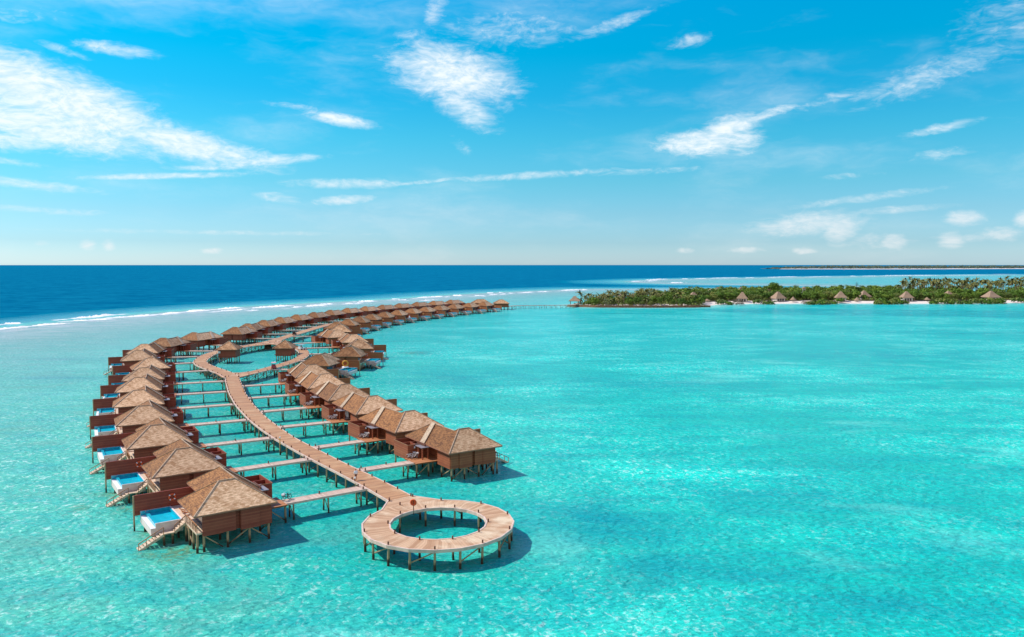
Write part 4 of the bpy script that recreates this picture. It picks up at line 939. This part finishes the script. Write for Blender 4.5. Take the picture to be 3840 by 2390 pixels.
class Leafy:
    def __init__(s): s.v = []; s.f = []; s.tn = []
    def leaf(s, c_, n, sz, tone):
        n = n.normalized(); x = n.orthogonal().normalized(); y = n.cross(x); a = random.uniform(0, 6.28); x, y = x * math.cos(a) + y * math.sin(a), y * math.cos(a) - x * math.sin(a)
        i = len(s.v); k = sz * random.uniform(.7, 1.3); l = sz * random.uniform(.5, 1.)
        s.v += [tuple(c_ - x * k), tuple(c_ - y * l + n * .1 * sz), tuple(c_ + x * k), tuple(c_ + y * l - n * .1 * sz)]; s.f.append((i, i + 1, i + 2, i + 3)); s.tn.append(tone)
    def lobe(s, c_, r, n, sz, tone=.5):
        for k in range(n):
            d = Vector(rng.normal(size=3)); d.normalize()
            if d.z < -.35: d.z = -d.z * .5
            p = Vector(c_) + Vector((d.x * r[0], d.y * r[1], d.z * r[2])) * random.uniform(.72, 1.08)
            nn = (d + Vector(rng.normal(size=3)) * .55); s.leaf(p, nn, sz, min(1, max(0, tone + random.uniform(-.35, .35))))
    def mesh(s, name, m):
        me = bpy.data.meshes.new(name); me.from_pydata(s.v, [], s.f); me.materials.append(M[m])
        at_ = me.attributes.new('tone', 'FLOAT', 'FACE'); at_.data.foreach_set('value', s.tn); me.update(); return me
def crown_mesh(h, rad, m, n=620, sz=.55, name='crown'):
    L = Leafy(); k = random.randint(7, 10)
    for i in range(k):
        a = 2 * math.pi * i / k + random.uniform(-.3, .3); q = rad * random.uniform(.35, .68) if i else 0
        lr = rad * random.uniform(.36, .55); L.lobe((q * math.cos(a), q * math.sin(a), h * random.uniform(.50, .80)), (lr, lr, lr * .8), n // k, sz, random.uniform(.25, .75))
    L.lobe((0, 0, h * .80), (rad * .5, rad * .5, h * .2), n // 6, sz, .65); L.lobe((0, 0, h * .35), (rad * .8, rad * .8, h * .25), n // 5, sz, .4)
    return L.mesh(name, m)
def trunk_mesh(h):
    b = MB(); b.cyl((0, 0, -.4), (.1, 0, h * .4), .28, .2, 7)
    for k in range(4): a = k * 1.6 + .3; b.cyl((.1, 0, h * .36), (h * .22 * math.cos(a), h * .22 * math.sin(a), h * .66), .13, .05, 5)
    return b.mesh('trunk', 'trunk')
CROWNS = [crown_mesh(9, 5.2, 'leaf') for _ in range(4)] + [crown_mesh(8, 5.6, 'leaf2') for _ in range(2)] + [crown_mesh(10, 4.6, 'leaf') for _ in range(2)]
TR = trunk_mesh(9)
def tree(x, y, h, name, label, cat, group, ci, sc=1.):
    t = empty(name, (x, y, gz(x, y)), random.uniform(0, 6.28)); c_ = link('crown', CROWNS[ci], t); k = h / 9.2; c_.scale = (k * sc, k * sc, k); r_ = link('trunk', TR, t); r_.scale = (k, k, k)
    tag(t, label, cat, group)
huts = []       # clearings
def hut(px, Y, wpx, ytop, yeave, label, walls=True, small=False):
    X = (px - 1920) / 2920 * Y; f = 2920 / Y; W = wpx / f; zt = CAMH - (ytop - 993) / f; zev = CAMH - (yeave - 993) / f; zg = gz(X, Y); huts.append((X, Y, W))
    t = empty('thatched_hut', (X, Y, zg), random.uniform(-.3, .3)); zt -= zg; zev = max(zev - zg, 1.4); h = W / 2; b = MB(); n = 4 if not small else 10
    ang = [math.pi / 4 + 2 * math.pi * k / n for k in range(n)]; rr = h * (1.25 if n == 4 else 1)
    A = [Vector((rr * math.cos(a), rr * math.sin(a), zev)) for a in ang]; A2 = [Vector((rr * .12 * math.cos(a), rr * .12 * math.sin(a), zt)) for a in ang]
    mid = [a.lerp(c_, .5) - Vector((0, 0, .03 * W)) for a, c_ in zip(A, A2)]
    for k in range(n):
        k2 = (k + 1) % n; b.quad([A[k], A[k2], mid[k2], mid[k]]); b.quad([mid[k], mid[k2], A2[k2], A2[k]]); b.quad([A[k] - Vector((0, 0, .3)), A[k2] - Vector((0, 0, .3)), A[k2], A[k]])
    b.quad(A2); b.quad([p - Vector((0, 0, .3)) for p in A[::-1]]); b.build('roof', 'thatch', t)
    if walls:
        k = h * .68; b = MB(); b.box(-k, k, -k, k, 0, zev - .2); b.build('wall', 'hutwall', t)
        for x in (-.55, 0, .55): b = MB(); b.box(x * k - k * .2, x * k + k * .2, -k - .06, -k + .02, .3, zev * .8); b.build('window', 'hutdark', t)
    else:
        for x, y in ((-1, -1), (1, -1), (1, 1), (-1, 1)) if not small else ((0, 0),): b = MB(); b.cyl((x * h * .62, y * h * .62, -.2), (x * h * .62, y * h * .62, zev), .16 if not small else .1, n=7); b.build('post', 'trunk', t)
    tag(t, label, 'hut', 'thatched huts on the island')
HU = [(2155, 652, 50, 1110, 1128, 'open pavilion with thatched roof at the tip of the island beside the footbridge', False, False),
      (2784, 706, 46, 1095, 1119, 'thatched beach hut behind the bare grey bush, leftmost of the white-walled huts', True, False), (2918, 712, 52, 1094, 1118, 'large thatched beach hut with white walls, second of the white-walled huts from the left', True, False),
      (3153, 712, 48, 1093, 1116, 'thatched beach hut with white walls in the middle of the beach', True, False), (3399, 712, 48, 1093, 1116, 'thatched beach hut with white walls half hidden by a bush, right of the pine tree', True, False),
      (2652, 694, 25, 1121, 1132, 'small round thatched shade behind the sandy tip where the seawall ends', False, True), (2975, 706, 23, 1113, 1124, 'small round thatched shade right of the large beach hut', False, True), (2975 + 240, 708, 23, 1115, 1126, 'small round thatched shade between the middle hut and the pine tree', False, True), (3477, 712, 25, 1115, 1126, 'small round thatched shade beside the right beach bushes', False, True),
      (2600, 716, 50, 1096, 1116, 'wide thatched roof among the palms near the seawall end', True, False), (2692, 790, 32, 1078, 1090, 'thatched roof top rising among trees, left of three in the wood', True, False), (2663, 770, 24, 1083, 1093, 'lower thatched roof top among the trees above the seawall', True, False), (2778, 800, 18, 1076, 1086, 'small thatched roof top in the trees above the first beach hut', True, False), (2881, 800, 26, 1077, 1088, 'thatched roof top in front of the tallest round tree', True, False),
      (2372, 720, 28, 1102, 1113, 'thatched roof among the palms on the left headland', True, False), (2330, 730, 24, 1100, 1111, 'pale thatched roof among the leftmost palms', True, False), (3240, 735, 48, 1090, 1112, 'thatched roof sloping out of the trees below the pine', True, False), (3556, 745, 30, 1091, 1103, 'small thatched roof peeping out of the wood under the tall palms', True, False), (3716, 725, 56, 1091, 1114, 'broad thatched roof near the right edge of the island', True, False), (3014, 800, 14, 1075, 1081, 'tiny thatched roof top on the crest of the wood', True, False)]
for h_ in HU: hut(*h_)
# trees: candidates over the island, nearest ones individual
cand = []
ISN = np.array(ISLAND)
def free(x, y, r):
    for hx, hy, W in huts:
        if abs(x - hx) < W * .5 + r * .75 and -r * 1.2 - 9 < y - hy < W * .5 + r * .6: return False
    return True
tries = rng.uniform((40, 640), (640, 900), size=(26000, 2)); dd = sdf_poly(tries, ISLAND); acc = np.zeros((0, 2))
for (x, y), d_ in zip(tries, dd):
    px = 1920 + 2920 * x / y
    if d_ < (21 if px > 2640 else 6) or px > 4000: continue
    sp = (4.4 if px < 2460 else 5.6) if y < 760 else (5.2 if px > 3370 and y < 880 else 7.5)
    if len(acc) and ((acc[:, 0] - x) ** 2 + ((acc[:, 1] - y) * .8) ** 2).min() < sp * sp: continue
    if not free(x, y, 4.4): continue
    acc = np.vstack([acc, (x, y)]); cand.append((x, y, d_, px))
cand.sort(key=lambda c_: c_[1])
palms, broad = [], []
for x, y, d_, px in cand:
    if px < 2560 and random.random() < (.66 if px < 2460 else .4): palms.append((x, y, random.uniform(4.2, 9.6)))
    elif px > 3370 and y > 785 and random.random() < .85: palms.append((x, y, random.uniform(9.5, 17.5) + (2.5 if random.random() < .12 else 0)))
    else: broad.append((x, y, d_, px))
# palms
def palm_mesh(k):
    L = Leafy(); n = 15
    for i in range(n):
        a = 2 * math.pi * i / n * 2.4 + random.uniform(-.2, .2); up = random.uniform(-.35, 1.25); ln = random.uniform(3.0, 4.4); p = Vector((0, 0, 0)); d = Vector((math.cos(a) * math.cos(up), math.sin(a) * math.cos(up), math.sin(up))); sd_ = Vector((-math.sin(a), math.cos(a), 0)); tone = random.uniform(.1, 1)
        for s_ in range(5):
            q = p + d * ln / 5; d = (d + Vector((0, 0, random.uniform(-.36, -.2)))).normalized(); w0 = .62 * (1 - (s_ / 5) ** 2 * .7) * (.35 if s_ == 0 else 1); w1 = .62 * (1 - ((s_ + 1) / 5) ** 2 * .8)
            for sg in (-1, 1):
                j = len(L.v); dr = Vector((0, 0, -.28)); L.v += [tuple(p), tuple(q), tuple(q + sd_ * sg * w1 + dr), tuple(p + sd_ * sg * w0 + dr)]; L.f.append((j, j + 1, j + 2, j + 3)); L.tn.append(min(1, max(0, tone + random.uniform(-.15, .15))))
            p = q
    return L.mesh('fronds', 'palm')
PALM = [palm_mesh(k) for k in range(5)]
def ptrunk(h, lean):
    b = MB(); N_ = 6; pr = None
    for i in range(N_):
        t0, t1 = i / N_, (i + 1) / N_; b.cyl((lean * t0 ** 2, 0, h * t0 - .4 * (i == 0)), (lean * t1 ** 2, 0, h * t1), .24 - .09 * t0, .24 - .09 * t1, 7)
    return b.mesh('trunk', 'trunk')
PT = {6: ptrunk(6, .9), 12: ptrunk(12, 1.2), 16: ptrunk(16, 1.5)}
palms.sort(key=lambda p_: p_[1])
def palm(x, y, h, label, group):
    t = empty('palm_tree', (x, y, gz(x, y)), random.uniform(0, 6.28)); kk = 6 if h < 9 else (12 if h < 14 else 16); tr = link('trunk', PT[kk], t); tr.scale = (1, 1, h / kk); ln = {6: .9, 12: 1.2, 16: 1.5}[kk]
    f = link('fronds', random.choice(PALM), t, (ln, 0, h)); s_ = random.uniform(.9, 1.25); f.scale = (s_, s_, s_); f.rotation_euler = (0, 0, random.uniform(0, 6)); tag(t, label, 'palm tree', group)
for x, y, h in palms[:290]:
    if x / y < .25: palm(x, y, h, 'low coconut palm on the headland above the seawall', 'low palms on the headland')
    else: palm(x, y, h, 'tall coconut palm rising at the back of the wood', 'tall palms behind the wood')
hts = lambda y: 6.2 + 2.6 * sst(np.array([y]), 670, 830)[0] + random.uniform(-1.8, 2.4)
IND = 292
broad.sort(key=lambda c_: c_[1])
for x, y, d_, px in broad[:IND]:
    tree(x, y, hts(y) * (.8 if px < 2460 else 1), 'broadleaf_tree', 'bushy green tree in the low wood of the island', 'tree', 'trees of the island wood', random.choice((0, 1, 2, 3, 4, 5, 6, 7)))
def mass(rest, name, label):
    L = Leafy()
    for x, y, d_, px in rest:
        h = hts(y); z0 = gz(x, y)
        for k in range(4):
            a = random.uniform(0, 6.28); q = random.uniform(0, 3.2); r_ = random.uniform(2.2, 3.4); L.lobe((x + q * math.cos(a), y + q * math.sin(a), z0 + h * random.uniform(.5, .8)), (r_, r_, r_ * .75), 46, .62, random.uniform(.2, .8))
    o = link(name, L.mesh(name, 'leaf')); tag(o, label, 'wood', kind='stuff')
mass(broad[IND:], 'woodland', 'dense green wood covering the back of the island')
# undergrowth between the trunks
L = Leafy()
U_ = rng.uniform((40, 640), (560, 800), size=(5200, 2)); du = sdf_poly(U_, ISLAND)
for (x, y), d_ in zip(U_, du):
    px = 1920 + 2920 * x / y
    if d_ < (19 if px > 2640 else 2.5) or px > 3950 or not free(x, y, 1.5): continue
    r_ = random.uniform(1.4, 2.6); L.lobe((x, y, gz(x, y) + .9), (r_, r_, random.uniform(1.2, 2.6)), 13, .66, random.uniform(.2, .8))
o = link('undergrowth', L.mesh('undergrowth', 'leaf2')); tag(o, 'green undergrowth filling the space under the island trees', 'undergrowth', kind='stuff')
BUSH = [crown_mesh(3.4, 2.6, 'leaf2', 260, .42), crown_mesh(3.0, 2.8, 'leaf', 260, .42)]
for k, (px, py) in enumerate(((2700, 1139), (2735, 1139), (2870, 1137), (2890, 1137), (3040, 1138), (3070, 1138), (3100, 1137), (3130, 1136), (3290, 1137), (3320, 1137), (3345, 1137), (3370, 1136), (3395, 1136), (3500, 1136), (3530, 1136), (3565, 1136), (3600, 1136), (3635, 1136), (3665, 1135), (3700, 1136), (3730, 1135), (3755, 1135), (3810, 1132), (3835, 1131), (2680, 1138), (2712, 1137), (2755, 1136), (2800, 1136), (2840, 1136), (2905, 1135), (2945, 1136), (2960, 1135), (3055, 1135), (3085, 1134), (3115, 1135), (3145, 1133), (3185, 1136), (3200, 1135), (3235, 1135), (3260, 1136), (3275, 1135), (3305, 1134), (3360, 1134), (3420, 1135), (3440, 1135), (3460, 1135), (3515, 1134), (3548, 1134), (3580, 1134), (3620, 1134), (3650, 1134), (3685, 1133), (3716, 1133), (3740, 1133), (3780, 1133))):
    if k > 23 and any(a_ < px < b_ for a_, b_ in ((2640, 2690), (2745, 2835), (2880, 2995), (3155, 3285), (3405, 3505), (3745, 3840))): continue
    q = at(px, py, 1.2); t = empty('beach_shrub', (q.x, q.y, gz(q.x, q.y) - .1), random.uniform(0, 6)); s_ = random.uniform(1.0, 1.7); c_ = link('foliage', BUSH[k % 2], t); c_.scale = (s_ * 1.2, s_ * 1.2, s_)
    tag(t, 'low green shrub growing at the edge of the sandy beach', 'shrub', 'shrubs along the beach')
def twig(px, py, s_, label):
    L = Leafy(); L.lobe((0, 0, 2.3), (3.2, 2.6, 2.4), 420, .22, .5); L.lobe((1, 0, 1.4), (2.6, 2.4, 1.5), 200, .22, .3); q = at(px, py, 1.2); t = empty('bare_bush', (q.x, q.y, gz(q.x, q.y))); c_ = link('twigs', L.mesh('twigs', 'dead'), t); c_.scale = (s_, s_, s_); tag(t, label, 'bush')
twig(2768, 1141, 1.5, 'leafless grey-brown bush on the beach in front of the leftmost white-walled hut'); twig(3018, 1137, 1.05, 'brown leafless bush on the beach between the second and third white-walled huts')
# the tallest round tree and the pine
x, y = (2898 - 1920) / 2920 * 800, 800; t = empty('banyan_tree', (x, y, 1.5)); c_ = link('crown', crown_mesh(15, 8.6, 'leaf', 1500, .62), t); tr = link('trunk', TR, t); tr.scale = (1.8, 1.8, 1.6); tag(t, 'tallest broad round-crowned tree on the crest of the island wood', 'tree')
x, y = (3212 - 1920) / 2920 * 790, 790; t = empty('pine_tree', (x, y, 1.5)); L = Leafy()
for k in range(9):
    z = 4 + k * 1.35; r_ = 4.6 * (1 - k / 10.5)
    for j in range(70): a = random.uniform(0, 6.28); q = r_ * math.sqrt(random.random()); L.leaf(Vector((q * math.cos(a), q * math.sin(a), z - q * .12 + random.uniform(-.12, .12))), Vector((random.uniform(-.3, .3), random.uniform(-.3, .3), 1)), .5, random.random())
link('crown', L.mesh('crown', 'pine'), t); b = MB(); b.cyl((0, 0, -.5), (0, 0, 16.2), .35, .08, 7); b.build('trunk', 'trunk', t); tag(t, 'dark layered pine-like tree standing above the island wood', 'tree')
q = at(3588, 1134, 1.2); t = empty('beach_parasol', (q.x, q.y, gz(q.x, q.y))); b = MB(); b.cyl((0, 0, 1.9), (0, 0, 2.7), 1.9, .08, 10); b.build('canopy', 'umbrella', t); b = MB(); b.cyl((0, 0, 0), (0, 0, 2.2), .05); b.build('pole', 'trunk', t); tag(t, 'pale parasol on the beach near the right bushes', 'parasol')
# seawall round the headland
def seawall(pl, label, w=2.6):
    b = MB(); pts = resample(pl, 60); o = pts[0].copy()
    for p, q in zip(pts, pts[1:]):
        n = (q - p); n = Vector((-n.y, n.x, 0)).normalized(); h0, h1 = random.uniform(1.5, 1.9), random.uniform(.6, .85)
        for off, hh, ww in ((0, h1, w), (w * .5, h0, w * .8)):
            a = p + n * off - o; c_ = q + n * off - o; e1 = random.uniform(-.15, .15)
            b.hexa([a - n * (ww / 2 + e1) + Vector((0, 0, -.8)), c_ - n * (ww / 2 + e1) + Vector((0, 0, -.8)), c_ + n * ww / 2 + Vector((0, 0, -.8)), a + n * ww / 2 + Vector((0, 0, -.8)), a - n * (ww / 2 + e1 - .3) + Vector((0, 0, hh)), c_ - n * (ww / 2 + e1 - .3) + Vector((0, 0, hh)), c_ + n * ww / 2 + Vector((0, 0, hh + .05)), a + n * ww / 2 + Vector((0, 0, hh + .05))])
    ob = b.build('seawall', 'rock', None, loc=o); tag(ob, label, 'seawall')
seawall([(46, 647), (69, 632), (110, 628.5), (146, 631.5), (153, 634)], 'long low brown rock seawall edging the palm headland')
q = at(2644, 1153); b = MB(); b.box(-4.5, 4.5, -1.6, 1.6, -.6, 1.25); b.box(-4.7, 4.7, -1.8, 1.8, 1.25, 1.45); ob = b.build('stone_pier', 'rock', None, loc=(q.x, q.y + 2, 0)); tag(ob, 'small brown landing pier where the seawall meets the beach', 'pier')

# ------------------------------------------------------------------ distant islands
def far_island(pts, h, name, label, sandw, n=240):
    L = Leafy(); P = resample(pts, n)
    for k, p in enumerate(P):
        e = min(1, 8 * k / n, 12 * (1 - k / n)) ** .5
        for j in range(5):
            y = p.y + random.uniform(20, 420); s_ = random.uniform(10, 19); L.lobe((p.x + random.uniform(-8, 8), y, h * e * random.uniform(.25, .62)), (s_, s_, h * e * .42), 16, 4.6, random.uniform(.1, .9))
    o = link(name, L.mesh(name, 'farleaf')); tag(o, label, 'island wood', kind='stuff')
    b = MB()
    for p, q in zip(P, P[1:]): b.quad([(p.x, p.y - sandw, -.1), (q.x, q.y - sandw, -.1), (q.x, q.y + 30, 2.6), (p.x, p.y + 30, 2.6)]); b.quad([(p.x, p.y + 30, 2.6), (q.x, q.y + 30, 2.6), (q.x, q.y + 480, 2.4), (p.x, p.y + 480, 2.4)])
    o = b.build('far_beach', 'sand'); tag(o, 'thin white beach line of the far island on the horizon', 'beach', kind='structure')
far_island([(2120, 6200), (2600, 5950), (3000, 6000), (3700, 6300), (4300, 6600), (5200, 6900)], 29, 'far_wood', 'low grey-green wooded island along the horizon at right', 60)
